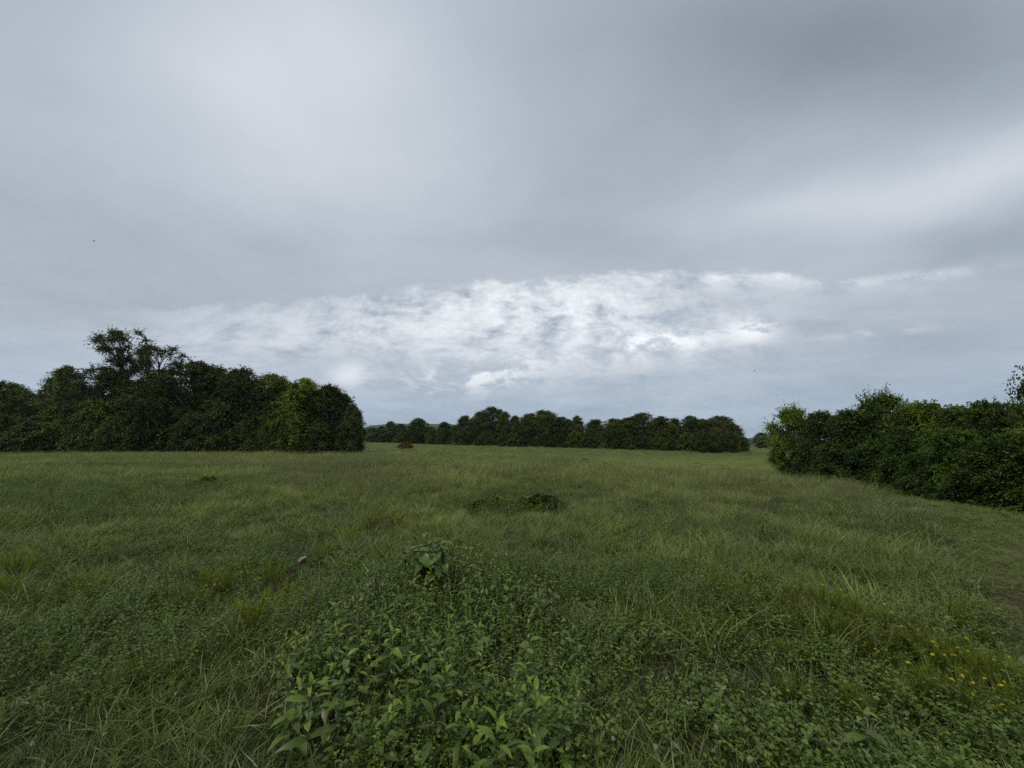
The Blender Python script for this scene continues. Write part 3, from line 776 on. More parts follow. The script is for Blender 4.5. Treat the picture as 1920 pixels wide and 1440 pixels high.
# 3 far cover: coarse tufts to the wood and beyond
X, Y = [], []
for d0, d1, de in ((15, 28, 7.5), (28, 50, 3.6), (50, 75, 1.8), (75, 130, 0.45)):
    a, b = wedge(d0, d1, de); X.append(a); Y.append(b)
X = np.concatenate(X); Y = np.concatenate(Y)
hol = (X > crest_x(Y) + 4) & (Y > 20) & (Y < 80)
keep = ~hidden_wood(X, Y) & ((X < path_x(Y)) | hol) & ~(hol & (rng.random(len(X)) < 0.55))
X, Y = X[keep], Y[keep]; n = len(X); hol = hol[keep]
nz = nf(X, Y, 0.12, 3.0)
tall = (rng.random(n) < sstep(0.30, 0.55, nz)) & ~hol
s_ = rng.uniform(0.8, 1.25, n) * np.interp(Y, [15, 50, 130], [0.95, 1.25, 1.9])
for m_, V_, nm, lab in ((tall, VB_far, 'far_tall_grass', 'pale tall grass covering the field towards the woods'), (~tall, VA_far, 'far_grass', 'shorter darker grass patches across the middle of the field')):
    k = int(m_.sum())
    zsc = np.where(hol[m_], 0.35, np.interp(Y[m_], [15, 50, 130], [1.0, 0.75, 0.40]))
    tt = np.clip((nf(X[m_], Y[m_], 0.25, 9) - 0.5) * 2.8 + 0.5 + rng.normal(0, 0.15, k) + 0.2 * hol[m_], 0, 1)
    scatter(nm, V_, pts(X[m_], Y[m_]), rng.normal(0.2, 0.9, k), tl(k, 0.18), sc3(s_[m_] * (0.55 + 0.7 * sstep(0.36, 0.62, nf(X[m_], Y[m_], 0.55, 77))), zsc), tt, lab, 'grass')

# 4 seed heads over the tall grass
VD = [seed_tuft(300 + k, 9, 0.20, (0.42, 0.72), SEED) for k in range(5)]
X, Y = [], []
for d0, d1, de in ((2.5, 9, 3.6), (9, 20, 6.5), (20, 40, 4.5), (40, 66, 2.0)):
    a, b = wedge(d0, d1, de); X.append(a); Y.append(b)
X = np.concatenate(X); Y = np.concatenate(Y)
keep = (X < np.minimum(path_x(Y) - 0.1, crest_x(Y) + 3)) & ~hidden_wood(X, Y) & (nf(X, Y, 0.22, 21) > np.interp(Y, [2, 8, 20], [0.52, 0.42, 0.22])) & ~mask_poly(X, Y, WEEDS_POLY) & ~mask_poly(X, Y, LEFTW_POLY)
X, Y = X[keep], Y[keep]; n = len(X)
scatter('seed_grass', VD, pts(X, Y), rng.random(n) * 6.283, tl(n, 0.1), sc3(rng.uniform(0.75, 1.05, n) * np.interp(Y, [2, 20, 66], [0.8, 0.95, 1.0])), rng.random(n),
        'thin straw coloured seed stalks standing above the grass', 'grass')

# 5 broad coarse blades close by
VE = [blade_tuft(400 + k, 26, 0.11, (0.14, 0.32), (0.006, 0.011), (0.3, 0.9), 6, GRASS, lean=0.25, dry=0.06, spread=0.5) for k in range(7)]
X, Y = [], []
for d0, d1, de in ((0.8, 3.2, 19), (3.2, 5.5, 16), (5.5, 9, 11), (9, 18, 5)):
    a, b = wedge(d0, d1, de); X.append(a); Y.append(b)
X = np.concatenate(X); Y = np.concatenate(Y)
keep = (X < path_x(Y) - 0.1) & (nf(X, Y, 0.8, 31) > 0.45) & ~mask_poly(X, Y, WEEDS_POLY) & ~hidden_wood(X, Y)
X, Y = X[keep], Y[keep]; n = len(X)
scatter('broad_grass', VE, pts(X, Y), rng.normal(0.3, 1.1, n), tl(n, 0.2), sc3(rng.uniform(0.6, 1.0, n)), np.clip(rng.normal(0.50, 0.28, n), 0, 1),
        'coarse broad arching grass blades in the foreground', 'grass')

# 5b lush tussocks standing out of the cover
VT = [blade_tuft(450 + k, 120, 0.17, (0.20, 0.46), (0.004, 0.008), (0.2, 0.7), 4, TUSS, lean=0.1, dry=0.02, spread=0.5) for k in range(4)]
X, Y = [], []
for d0, d1, de in ((3.3, 8, 3.4), (8, 18, 2.6), (18, 45, 0.8)):
    a, b = wedge(d0, d1, de); X.append(a); Y.append(b)
for (px, py, k) in [(600, 1010, 9), (640, 1000, 6), (430, 965, 8), (660, 945, 6), (1480, 1005, 6), (1350, 1065, 6), (1530, 1060, 8), (1640, 1080, 8), (1720, 1100, 6), (1250, 935, 4), (1310, 1010, 4)]:
    x, y = at(px, py); X.append(x + rng.normal(0, 0.30, k)); Y.append(y + rng.normal(0, 0.25, k))
X = np.concatenate(X); Y = np.concatenate(Y)
keep = (X < path_x(Y) - 0.2) & ~hidden_wood(X, Y) & ~mask_poly(X, Y, WEEDS_POLY) & ~mask_poly(X, Y, SMALL_POLY)
X, Y = X[keep], Y[keep]; n = len(X)
scatter('grass_tussocks', VT, pts(X, Y), rng.normal(0.2, 1.0, n), tl(n, 0.1), sc3(rng.uniform(0.6, 1.1, n)), np.clip(rng.normal(0.45, 0.25, n), 0, 1),
        'lush darker green tussocks rising out of the meadow', 'grass')

# 6 small-leaved weeds and clover
VF = [weed_tuft(500 + k, 16, 0.16, (0.08, 0.20), 0.030, WEED, 9, 0.62) for k in range(5)]
VG = [weed_tuft(520 + k, 15, 0.20, (0.24, 0.44), 0.034, WEED, 18, 0.40) for k in range(5)]
X, Y = [], []
for d0, d1, de in ((0.6, 2.4, 32), (2.4, 4.5, 20), (4.5, 9, 10), (9, 20, 5)):
    a, b = wedge(d0, d1, de); X.append(a); Y.append(b)
X = np.concatenate(X); Y = np.concatenate(Y); nz = nf(X, Y, 0.5, 44)
keep = (X < path_x(Y)) & ~hidden_wood(X, Y) & ((nz > 0.55) | mask_poly(X, Y, WEEDS_POLY) | mask_poly(X, Y, LEFTW_POLY))
X, Y = X[keep], Y[keep]; n = len(X)
scatter('clover', VF, pts(X, Y), rng.random(n) * 6.283, tl(n), sc3(rng.uniform(0.8, 1.5, n)), np.clip(rng.normal(0.45, 0.2, n), 0, 1),
        'low dark green clover and small weeds between the grass', 'clover')
X, Y = [], []
for d0, d1, de in ((2.0, 6.5, 34), (6.5, 12, 10), (12, 30, 3.5)):
    a, b = wedge(d0, d1, de); X.append(a); Y.append(b)
X = np.concatenate(X); Y = np.concatenate(Y); nz = nf(X, Y, 0.33, 61)
keep = (X < path_x(Y)) & ~hidden_wood(X, Y) & (((nz > 0.66) & (rng.random(len(X)) < 0.5)) | mask_poly(X, Y, SMALL_POLY) | mask_poly(X, Y, LEFTW_POLY) | mask_poly(X, Y, BRAM_POLY) | (mask_poly(X, Y, WEEDS_POLY) & (rng.random(len(X)) < 0.30)))
X, Y = X[keep], Y[keep]; n = len(X)
lw = mask_poly(X, Y, LEFTW_POLY)
scatter('weeds', VG, pts(X, Y), rng.random(n) * 6.283, tl(n), sc3(rng.uniform(0.75, 1.2, n), 0.95), np.clip(rng.normal(0.40, 0.20, n) + 0.35 * lw + 0.12 * mask_poly(X, Y, WEEDS_POLY), 0, 1),
        'bushy small-leaved green weeds in patches through the meadow', 'weeds')

# 7 mown strip: stubble and lying cuttings
VH = [blade_tuft(600 + k, 50, 0.20, (0.05, 0.16), (0.004, 0.009), (0.3, 1.0), 2, THATCH, dry=0.10, spread=1.5) for k in range(5)]
X, Y = wedge(1.0, 16, 46)
keep = (X > path_x(Y) - 0.2) & (X < 15) & (Y < 13)
X, Y = X[keep], Y[keep]; n = len(X)
bare = np.exp(-(((X - at(1890, 1140)[0]) / 0.5) ** 2 + ((Y - at(1890, 1140)[1]) / 0.5) ** 2))
keep = rng.random(n) > bare * 0.85; X, Y, bare = X[keep], Y[keep], bare[keep]; n = len(X)
scatter('mown_grass', VH, pts(X, Y), rng.random(n) * 6.283, tl(n, 0.25), sc3(rng.uniform(0.8, 1.3, n)), np.clip(nf(X, Y, 0.8, 71) * 1.3 - 0.2 + rng.normal(0, 0.1, n) , 0, 1),
        'mown yellowish stubble and cuttings on the strip beside the tall grass', 'grass')
#---MEADOW-END---

# ----------------------------------------------------------------------------
# single plants in the foreground
# ----------------------------------------------------------------------------
PLANT, t = new_mat('plant_leaf')
_v = t.node('ShaderNodeAttribute', attribute_name='v').outputs['Fac']
_oi = t.node('ShaderNodeObjectInfo')
_po = t.vm('ADD', t.node('ShaderNodeTexCoord').outputs['Object'], t.vm('SCALE', (7.0, 3.0, 5.0), scale=_oi.outputs['Random']))
_c = t.mixc(_v, rgb(0.062, 0.110, 0.011), rgb(0.122, 0.195, 0.021))
_c = t.mixc(t.mul(t.ramp(t.noise(_po, 3.0, 3, 0.6), 0.50, 0.70), 0.55), _c, rgb(0.125, 0.150, 0.020))     # yellowing
_c = t.mixc(t.mul(t.ramp(t.noise(_po, 11.0, 3, 0.6), 0.62, 0.68), 0.8), _c, rgb(0.085, 0.055, 0.020))      # brown spots
finish_leaf(t, t.mixc(1.0, _c, _oi.outputs['Color'], 'MULTIPLY'), 0.42, 0.4, 0.12)
STEM = foliage_mat('plant_stem', (0.06, 0.075, 0.02), (0.07, 0.05, 0.025), 0.6, 0.3, 0.0)
FTH = foliage_mat('feathery_weed', (0.085, 0.100, 0.012), (0.235, 0.270, 0.028), 0.6, 0.2, 0.35)
YEL = foliage_mat('yellow_petal', (0.52, 0.40, 0.02), (0.60, 0.50, 0.03), 0.6, 0.2, 0.2)
WHT = foliage_mat('white_petal', (0.55, 0.56, 0.48), (0.75, 0.75, 0.70), 0.7, 0.2, 0.2)
PNK = foliage_mat('thistle_floret', (0.48, 0.20, 0.29), (0.72, 0.42, 0.50), 0.7, 0.2, 0.0)
DRY = foliage_mat('dry_head', (0.080, 0.054, 0.026), (0.20, 0.14, 0.08), 0.8, 0.1, 0.1)

def big_leaf(seed, asp, droop, teeth=0.0, tipp=1.0, rows=8):
    """pointed leaf along +X, one unit long, folded at the midrib and arched"""
    r = np.random.default_rng(seed); G = Geo()
    t = np.linspace(0, 1, rows)
    wv = asp * 0.5 * np.sin(np.pi * np.clip(t, 0.0, 1) ** tipp) ** 0.9 + 0.012 * (1 - t)
    wv = wv * (1 + teeth * np.where(np.arange(rows) % 2, 1, -1))
    z = 0.10 * np.sin(np.pi * t * 0.7) - droop * t ** 2
    x = t * (1 - 0.18 * droop)
    wav = 0.05 * asp * np.sin(t * 9 + r.random() * 6)
    V = np.stack([np.stack([x - 0.02 * asp, wv, z + wv * 0.38 + wav], -1), np.stack([x, 0 * t, z], -1), np.stack([x - 0.02 * asp, -wv, z + wv * 0.38 - wav], -1)], 1).reshape(-1, 3)
    k = np.arange(rows - 1) * 3
    G.add(V, np.concatenate([np.stack([k + 1, k + 4, k + 3, k], -1), np.stack([k + 2, k + 5, k + 4, k + 1], -1)]), np.repeat(0.25 + 0.6 * t, 3))
    return G.mesh('leaf', PLANT, True)
LANCE = [big_leaf(k, 0.27 + 0.04 * (k % 3), 0.15 + 0.16 * (k % 4), 0.06) for k in range(6)]
OVATE = [big_leaf(20 + k, 0.62 + 0.06 * (k % 3), 0.25 + 0.12 * (k % 3), 0.04, 0.72) for k in range(5)]

def one_tube(P, rad, sides, mat, name='stem', a=0.5):
    G = Geo(); tube(G, P, rad, sides, a); return G.mesh(name, mat, True)
STEMS = []
for k in range(5):
    r = np.random.default_rng(800 + k); zz = np.linspace(-0.03, 1, 7)
    STEMS.append((one_tube(np.stack([0.04 * np.sin(zz * 2 + k) * zz, 0.05 * np.sin(zz * 3 + 2 * k) * zz, zz], -1), 0.0075 * (1 - 0.6 * np.linspace(0, 1, 7)), 5, STEM, 'stem', 0.2 + 0.15 * k), k))
def stem_xy(k, z): return 0.04 * math.sin(z * 2 + k) * z, 0.05 * math.sin(z * 3 + 2 * k) * z

def leafy_stalk(x, y, H, leaf, tint, name, label, cat, group, kinds=LANCE, nodes=None, up=0.9):
    root = ob(name, None, loc=(x, y, h1(x, y)), rot=(rng.normal(0, 0.07), rng.normal(0, 0.07), rng.random() * 6.28))
    root.empty_display_size = 0.1
    tag(root, label, cat, group)
    sm, k = STEMS[rng.integers(len(STEMS))]
    ob('stem', sm, root, scale=(H * 0.9, H * 0.9, H), color=(1, 1, 1, 1))
    nodes = nodes or int(rng.integers(6, 9)); az = rng.random() * 6.28
    for i_ in range(nodes):
        f = i_ / (nodes - 1); z = 0.22 + 0.78 * f
        sx, sy = stem_xy(k, z); az += math.pi / 2 + rng.normal(0, 0.2)
        for q in (0, 1):
            L = leaf * (1.0 - 0.55 * f ** 2.2) * (0.62 + 0.38 * min(1, f * 3 + 0.2)) * rng.uniform(0.82, 1.18)
            pit = up * (-0.12 + 1.0 * f ** 2) + rng.normal(0, 0.30)
            lm = kinds[rng.integers(len(kinds))]
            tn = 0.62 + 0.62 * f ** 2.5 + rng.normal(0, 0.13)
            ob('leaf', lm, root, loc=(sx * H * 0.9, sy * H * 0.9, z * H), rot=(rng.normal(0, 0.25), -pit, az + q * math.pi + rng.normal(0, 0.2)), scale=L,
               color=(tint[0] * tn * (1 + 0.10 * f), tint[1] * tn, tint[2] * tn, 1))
    return root

# lance-leaved weeds of the patch below the broad plant
def stalk_label(H, yellow):
    q = ('tall ' if H > 0.37 else 'short ') + ('yellowish' if yellow else 'deep green')
    return q + ' stalk with paired pointed leaves in the foreground weed patch', q + ' stalks of the foreground weed patch'
spots = []
for (px, py, H, leaf, lab) in [
        (585, 1282, 0.50, 0.155, 'leaning stalk with the longest drooping pointed leaves at the weed patch edge'),
        (632, 1235, 0.48, 0.140, None), (727, 1190, 0.42, 0.135, None), (780, 1160, 0.40, 0.13, None), (1000, 1180, 0.46, 0.14, None), (975, 1195, 0.44, 0.13, None), (905, 1190, 0.42, 0.14, None),
        (800, 1275, 0.46, 0.14, 'tall stalk with dark stem rising from the middle of the weed patch'), (845, 1245, 0.42, 0.12, None), (765, 1235, 0.40, 0.12, None), (990, 1300, 0.48, 0.15, None), (940, 1330, 0.44, 0.13, None), (885, 1375, 0.42, 0.13, None),
        (1015, 1375, 0.40, 0.12, None), (690, 1200, 0.36, 0.12, None), (620, 1270, 0.36, 0.13, None), (540, 1300, 0.36, 0.14, None), (1050, 1320, 0.36, 0.11, None), (1075, 1260, 0.34, 0.10, None),
        (870, 1310, 0.40, 0.12, None), (720, 1330, 0.36, 0.11, None), (960, 1110, 0.40, 0.10, None), (700, 1145, 0.38, 0.11, None)]:
    x, y = at(px, py, H); spots.append((x, y))
    yl = rng.random() < 0.4; l2, g2 = stalk_label(H, yl)
    leafy_stalk(x, y, H, leaf, (1.22, 1.2, 0.85) if yl else (0.95, 1.0, 0.95), 'leafy_stalk', lab or l2, 'weed', None if lab else g2)
cand = 0
while len(spots) < 180 and cand < 6000:
    cand += 1
    x = rng.uniform(-1.8, 0.8); y = rng.uniform(1.5, 4.6)
    if not mask_poly(np.array([x]), np.array([y]), STALK_POLY)[0]: continue
    if fbm(np.array([x * 2.2]), np.array([y * 2.2]), 2)[0] < 0.36: continue
    if min(math.hypot(x - a, y - b) for a, b in spots) < 0.105: continue
    spots.append((x, y)); d = math.hypot(x, y)
    H = rng.uniform(0.24, 0.46) * (1.2 - 0.35 * min(1, abs(x + 0.30 + 0.12 * y) / 0.9)) * (1.0 + 0.14 * max(0.0, y - 2.2)); yl = rng.random() < 0.4; l2, g2 = stalk_label(H, yl)
    leafy_stalk(x, y, H, rng.uniform(0.055, 0.115) * (0.72 if y < 2.2 else 1.0), (1.25, 1.2, 0.8) if yl else (0.9, 1.0, 0.9), 'leafy_stalk', l2, 'weed', g2)

# the big soft-leaved plant
x, y = at(808, 1018, 0.60)
root = ob('broadleaf_plant', None, loc=(x, y, h1(x, y)))
root.empty_display_size = 0.2
tag(root, 'tallest broad-leaved plant with large pale drooping leaves behind the weed patch', 'plant')
for k in range(12):
    a = k * 0.78 + 0.4; lean = 0.08 + 0.28 * ((k * 37) % 7) / 7
    Hs = 0.60 - 0.07 * ((k * 3) % 5) / 2
    zz = np.linspace(0, 1, 6)
    P = np.stack([math.cos(a) * lean * zz ** 1.3, math.sin(a) * lean * zz ** 1.3, Hs * zz], -1)
    ob('stem', one_tube(P, 0.008 * (1 - 0.5 * zz), 5, STEM), root, color=(0.8, 0.8, 0.7, 1))
    az = rng.random() * 6.28
    for i_ in range(4):
        f = (0.45, 0.68, 0.86, 1.0)[i_]; az += math.pi / 2
        for q in (0, 1):
            L = rng.uniform(0.12, 0.165) * (1.0 - 0.25 * (i_ == 3))
            tn = rng.uniform(0.92, 1.12) + 0.10 * (f > 0.8)
            ob('leaf', OVATE[rng.integers(len(OVATE))], root, loc=(np.interp(f, zz, P[:, 0]), np.interp(f, zz, P[:, 1]), Hs * f), rot=(rng.normal(0, 0.2), 0.38 - 0.50 * (f > 0.9) + rng.normal(0, 0.15), az + q * math.pi + rng.normal(0, 0.2)), scale=L,
               color=(0.80 * tn, 0.80 * tn, 1.1 * tn, 1))
# a few more leafy plants scattered by the grass
for (px, py, H, leaf, kd, lab) in [(1620, 1330, 0.30, 0.15, LANCE, 'toothed broad weed growing among coarse blades near the yellow flowers'), (1100, 1040, 0.34, 0.10, LANCE, 'pale lance-leaved stalk alone in short grass behind the broad plant'),
                                   (940, 1015, 0.50, 0.09, LANCE, 'slim upright stalk with small leaves beside the tallest broad-leaved plant'), (1212, 1085, 0.30, 0.08, LANCE, 'small upright stalk alone in the seeding grass'),
                                   (1010, 1085, 0.42, 0.10, LANCE, 'single bright-tipped stalk above the small-leaved weeds')]:
    x, y = at(px, py, H)
    leafy_stalk(x, y, H, leaf, (1.0, 1.05, 1.1), 'leafy_stalk', lab, 'weed', None, kd)

# thistles
def thistle_meshes():
    r = np.random.default_rng(5)
    G = Geo()   # bract cup, unit radius about 0.03
    u = np.linspace(0.02, np.pi * 0.62, 6); a = np.linspace(0, 2 * np.pi, 10, endpoint=False)
    V = np.stack([np.outer(np.sin(u), np.cos(a)), np.outer(np.sin(u), np.sin(a)), -np.outer(np.cos(u), np.ones(10)) + 0.9], -1).reshape(-1, 3) * 0.03
    i = (np.arange(5)[:, None] * 10); j = np.arange(10)[None]; k = (j + 1) % 10
    G.add(V, np.stack([i + j, i + k, i + 10 + k, i + 10 + j], -1).reshape(-1, 4), 0.3)
    n = 110; aa = r.random(n) * 6.283; uu = r.uniform(0.5, 1.9, n)
    d = np.stack([np.sin(uu) * np.cos(aa), np.sin(uu) * np.sin(aa), -np.cos(uu)], -1)
    ribbons(G, d * 0.028 + np.array([0, 0, 0.027]), norm(d + np.array([0, 0, 0.3])), r.uniform(0.008, 0.02, n), 0.005, np.zeros((n, 3)), 1, 0.2 + 0.6 * r.random(n), prof=lambda t: 1 - t)
    cup = G.mesh('flower_head', DRY)
    def florets(n, mat, spread, Lr):
        G = Geo(); aa = r.random(n) * 6.283; q = np.sqrt(r.random(n))
        b = np.stack([q * np.cos(aa) * 0.02, q * np.sin(aa) * 0.02, np.full(n, 0.034)], -1)
        d = norm(np.stack([q * np.cos(aa) * spread, q * np.sin(aa) * spread, np.ones(n)], -1) + r.normal(0, 0.12, (n, 3)))
        ribbons(G, b, d, r.uniform(*Lr, n), 0.007 if mat is PNK else 0.0042, d * 0 + np.array([0, 0, -0.1]), 2, r.random(n), prof=lambda t: 1 - 0.4 * t)
        return G.mesh('floret_tuft', mat)
    return cup, florets(230, PNK, 1.5, (0.018, 0.034)), florets(120, DRY, 1.3, (0.010, 0.020)), florets(160, WHT, 2.4, (0.018, 0.034))
CUP, PINK_T, DRY_T, FLUFF_T = thistle_meshes()
THS = []
for k in range(4):
    zz = np.linspace(0, 1, 8); b = (0.02, 0.04, -0.03, 0.05)[k]
    G = Geo(); tube(G, np.stack([b * zz ** 2, 0.02 * np.sin(zz * 4 + k), zz], -1), 0.006 * (1 - 0.3 * zz), 5, 0.2)
    r = np.random.default_rng(60 + k); n = 26; z = r.uniform(0.05, 0.7, n); aa = r.random(n) * 6.283
    leaves(G, np.stack([b * z ** 2, 0.02 * np.sin(z * 4 + k), z], -1), np.stack([np.cos(aa), np.sin(aa), np.full(n, 0.8)], -1), np.tile([0, 0, 1.0], (n, 1)), 0.05, 0.012, 0.3)
    THS.append((G.mesh('stem', STEM), b, k))
TGR = 'spent brown thistles left of the broad plant'
for k, (px, py, H, nod, sort, lab) in enumerate([
        (572, 1053, 0.58, 0.45, 'pink', 'thistle with the one fresh pink flower head'),
        (583, 1060, 0.54, 0.8, 'dry', 'brown thistle head touching the pink one'),
        (601, 1046, 0.60, 0.4, 'dry', 'tallest spent thistle on a pale straight stem beside the pink one'),
        (643, 1074, 0.52, 0.6, 'dry', None), (553, 1086, 0.50, 0.9, 'dry', None), (512, 1104, 0.44, 1.0, 'dry', None), (690, 1082, 0.50, 0.5, 'dry', None),
        (687, 1098, 0.48, 0.6, 'fluff', None), (676, 1110, 0.50, 0.5, 'fluff', None), (664, 1134, 0.44, 0.9, 'dry', None), (653, 1184, 0.36, 0.9, 'dry', None),
        (565, 1114, 0.42, 1.7, 'fluff', None), (590, 1122, 0.38, 1.8, 'fluff', None)]):
    x, y = at(px, py, H)
    lab = lab or {'dry': 'spent reddish brown thistle head on a thin stem near the broad plant', 'fluff': 'thistle gone to pale fluffy seed near the broad plant'}[sort]
    root = ob('thistle', None, loc=(x, y, h1(x, y)), rot=(0, 0, rng.random() * 6.28)); root.empty_display_size = 0.1
    tag(root, lab, 'thistle', None if k < 3 else (TGR if sort == 'dry' else 'thistles gone to seed'))
    sm, b, kk = THS[k % 4]
    ob('stem', sm, root, scale=(H * 1.3, H * 1.3, H), color=(2.6, 2.4, 3.0, 1))
    s_ = 0.85 if sort == 'pink' else rng.uniform(0.45, 0.66)
    hd = ob('flower_head', CUP, root, loc=(b * H * 1.3, 0.02 * math.sin(4 + kk) * H * 1.3, H - 0.005), rot=(nod, 0, 0), scale=s_, color=(0.8, 1.0, 0.8, 1) if sort == 'pink' else (1, 1, 1, 1))
    ob('floret_tuft', {'pink': PINK_T, 'dry': DRY_T, 'fluff': FLUFF_T}[sort], hd, color=(0.45, 0.42, 0.38, 1) if sort == 'fluff' else (1, 1, 1, 1))

# feathery weeds, some with yellow flowers
def feather_mesh(seed, H, Rr):
    r = np.random.default_rng(seed); G = Geo()
    n = 17; a = r.random(n) * 6.283; q = np.sqrt(r.random(n))
    top = np.stack([q * np.cos(a) * Rr, q * np.sin(a) * Rr, H * (1 - 0.30 * q ** 2) * r.uniform(0.8, 1.05, n)], -1)
    d = top; ribbons(G, np.zeros((n, 3)), d, 1.0, 0.004, np.zeros((n, 3)), 4, 0.15, prof=lambda t: 1 - 0.5 * t)
    per = 46; ti = np.repeat(np.arange(n), per); s_ = r.uniform(0.30, 1.0, n * per) ** 0.8
    p = top[ti] * s_[:, None]
    ax = norm(norm(top)[ti] * 1.1 + r.normal(0, 0.55, (n * per, 3)) + np.array([0, 0, 0.35]))
    ribbons(G, p, ax, r.uniform(0.03, 0.075, n * per), 0.0028, ax * 0 + np.array([0, 0, 0.15]), 2, np.clip(r.normal(0.2, 0.15, n * per) + 0.6 * s_ ** 2, 0, 1), prof=lambda t: 1 - 0.7 * t)
    return G.mesh('foliage', FTH), top
FEA = [feather_mesh(900 + k, 0.30, 0.15 + 0.02 * k) for k in range(4)]
def yellow_flower():
    G = Geo(); n = 8; a = np.linspace(0, 2 * np.pi, n, endpoint=False)
    ax = np.stack([np.cos(a), np.sin(a), np.full(n, -0.25)], -1)
    leaves(G, ax * 0.004, ax, np.tile([0, 0, 1.0], (n, 1)), 0.015, 0.010, 0.9)
    u = np.linspace(0, np.pi / 2, 4); b = np.linspace(0, 2 * np.pi, 7, endpoint=False)
    V = np.stack([np.outer(np.cos(u), np.cos(b)), np.outer(np.cos(u), np.sin(b)), np.outer(np.sin(u), np.ones(7)) * 0.8], -1).reshape(-1, 3) * 0.0065
    i = (np.arange(3)[:, None] * 7); j = np.arange(7)[None]; k = (j + 1) % 7
    G.add(V, np.stack([i + j, i + k, i + 7 + k, i + 7 + j], -1).reshape(-1, 4), 0.1)
    return G.mesh('flower', YEL)
YF = yellow_flower()
def feathery(px, py, wpx, nfl, lab, grp, tint=(1, 1, 1)):
    x, y = at(px, py, 0.12)
    d = math.hypot(x, y); wid = wpx * math.sqrt(y * y + 2.0) / F * 0.5
    fm, top = FEA[rng.integers(4)]
    s_ = max(0.7, min(1.6, wid / 0.17)); zs = rng.uniform(0.8, 1.15) * min(s_, 1.15)
    root = ob('feathery_weed', None, loc=(x, y, h1(x, y)), rot=(0, 0, rng.random() * 6.28), scale=(s_, s_, zs)); root.empty_display_size = 0.1
    tag(root, lab, 'weed', grp)
    ob('foliage', fm, root, color=(*tint, 1))
    for i_ in rng.permutation(len(top))[:(nfl + 1) // 2 if nfl < 7 else nfl]:
        p = top[i_]; q = rng.uniform(0.45, 0.8)
        tn = rng.uniform(0.85, 1.08)
        ob('flower', YF, root, loc=(p[0] * 1.02, p[1] * 1.02, p[2] * 1.03 + 0.012), rot=(rng.normal(0, 0.35), rng.normal(0, 0.35), 0), scale=(q / s_, q / s_, q / zs), color=(1, tn, 1, 1))
L1 = 'feathery yellow-green weed without flowers between the grass blades'
L2 = 'feathery green weed topped with small yellow flowers near the mown strip'
L3 = 'feathery weed with a few yellow flowers among the spent thistles'
for k, (px, py, wpx, nfl) in enumerate([(475, 1160, 84, 0), (425, 1098, 55, 0), (392, 1090, 50, 2), (440, 1068, 42, 2), (330, 1135, 40, 0), (300, 1110, 36, 3), (370, 1122, 46, 3), (548, 1108, 44, 6), (505, 1088, 46, 0), (255, 1255, 45, 0), (465, 1080, 40, 6),
                      (30, 1070, 60, 0), (20, 1110, 50, 0), (700, 985, 60, 0), (745, 980, 60, 1), (790, 1000, 50, 1), (660, 1010, 40, 0), (150, 1110, 50, 0), (610, 1040, 36, 0),
                      (1500, 1130, 62, 3), (1545, 1143, 74, 3), (1592, 1160, 70, 0), (1640, 1182, 70, 4), (1680, 1168, 60, 4), (1722, 1182, 60, 5), (1700, 1215, 70, 3), (1660, 1228, 50, 2), (1752, 1228, 80, 7), (1782, 1262, 90, 8), (1832, 1245, 70, 5),
                      (1862, 1282, 80, 5), (1742, 1290, 70, 6), (1802, 1320, 84, 10), (1900, 1335, 64, 9), (1905, 1272, 60, 3), (1690, 1300, 60, 0), (1480, 1215, 34, 0), (1390, 1122, 60, 3), (1342, 1105, 50, 2), (1422, 1092, 50, 1), (1792, 1172, 60, 3),
                      (1842, 1190, 50, 0), (1372, 1180, 50, 2), (1345, 1158, 42, 2), (1487, 1290, 50, 4), (1602, 1322, 50, 0), (1565, 1185, 60, 0), (1620, 1205, 60, 0), (1455, 1120, 50, 2)]):
    if k == 0: lab, grp = 'largest feathery lime green tuft with bare dark stalk beside the thistles', None
    elif nfl == 0: lab, grp = L1, 'feathery weeds without flowers'
    elif px < 900: lab, grp = L3, 'feathery weeds among the thistles'
    else: lab, grp = L2, 'yellow-flowered weeds near the mown strip'
    feathery(px, py, wpx, nfl, lab, grp, (1.15, 1.1, 1) if k == 0 else ((1.0, 0.82, 0.8) if 690 < px < 800 else (1.1, 1.1, 1.0) if px < 900 else (0.85, 0.88, 0.9)))

# white clover heads
def ball(name, mat, n, rad, seed):
    r = np.random.default_rng(seed); G = Geo(); d = norm(r.normal(0, 1, (n, 3)))
    leaves(G, d * rad * 0.3, norm(d + np.array([0, 0, 0.4])), norm(np.cross(d, r.normal(0, 1, (n, 3)))), rad * 0.85, rad * 0.38, r.random(n))
    return G.mesh(name, mat)
CL = ball('flower_head', WHT, 70, 0.013, 3)
CS = one_tube(np.stack([np.zeros(4), 0.01 * np.sin(np.linspace(0, 3, 4)), np.linspace(0, 1, 4)], -1), 0.0016, 4, STEM)
for (px, py) in [(283, 1204), (262, 1208), (430, 1333), (196, 1376), (1343, 1364), (1290, 1318), (215, 1256), (96, 1262), (1340, 1212), (236, 1212), (1460, 1255), (1150, 1385), (60, 1395), (330, 1300), (1230, 1400), (1505, 1050)]:
    H = rng.uniform(0.20, 0.28); x, y = at(px, py, H)
    root = ob('clover_flower', None, loc=(x, y, h1(x, y))); root.empty_display_size = 0.05
    tag(root, 'tiny white clover head on a thin stem in the grass', 'flower', 'white clover heads')
    ob('stem', CS, root, scale=(1, 1, H), color=(1, 1, 1, 1)); ob('flower_head', CL, root, loc=(0, 0.0014, H), scale=rng.uniform(0.45, 0.8), color=(0.75, 0.75, 0.68, 1))
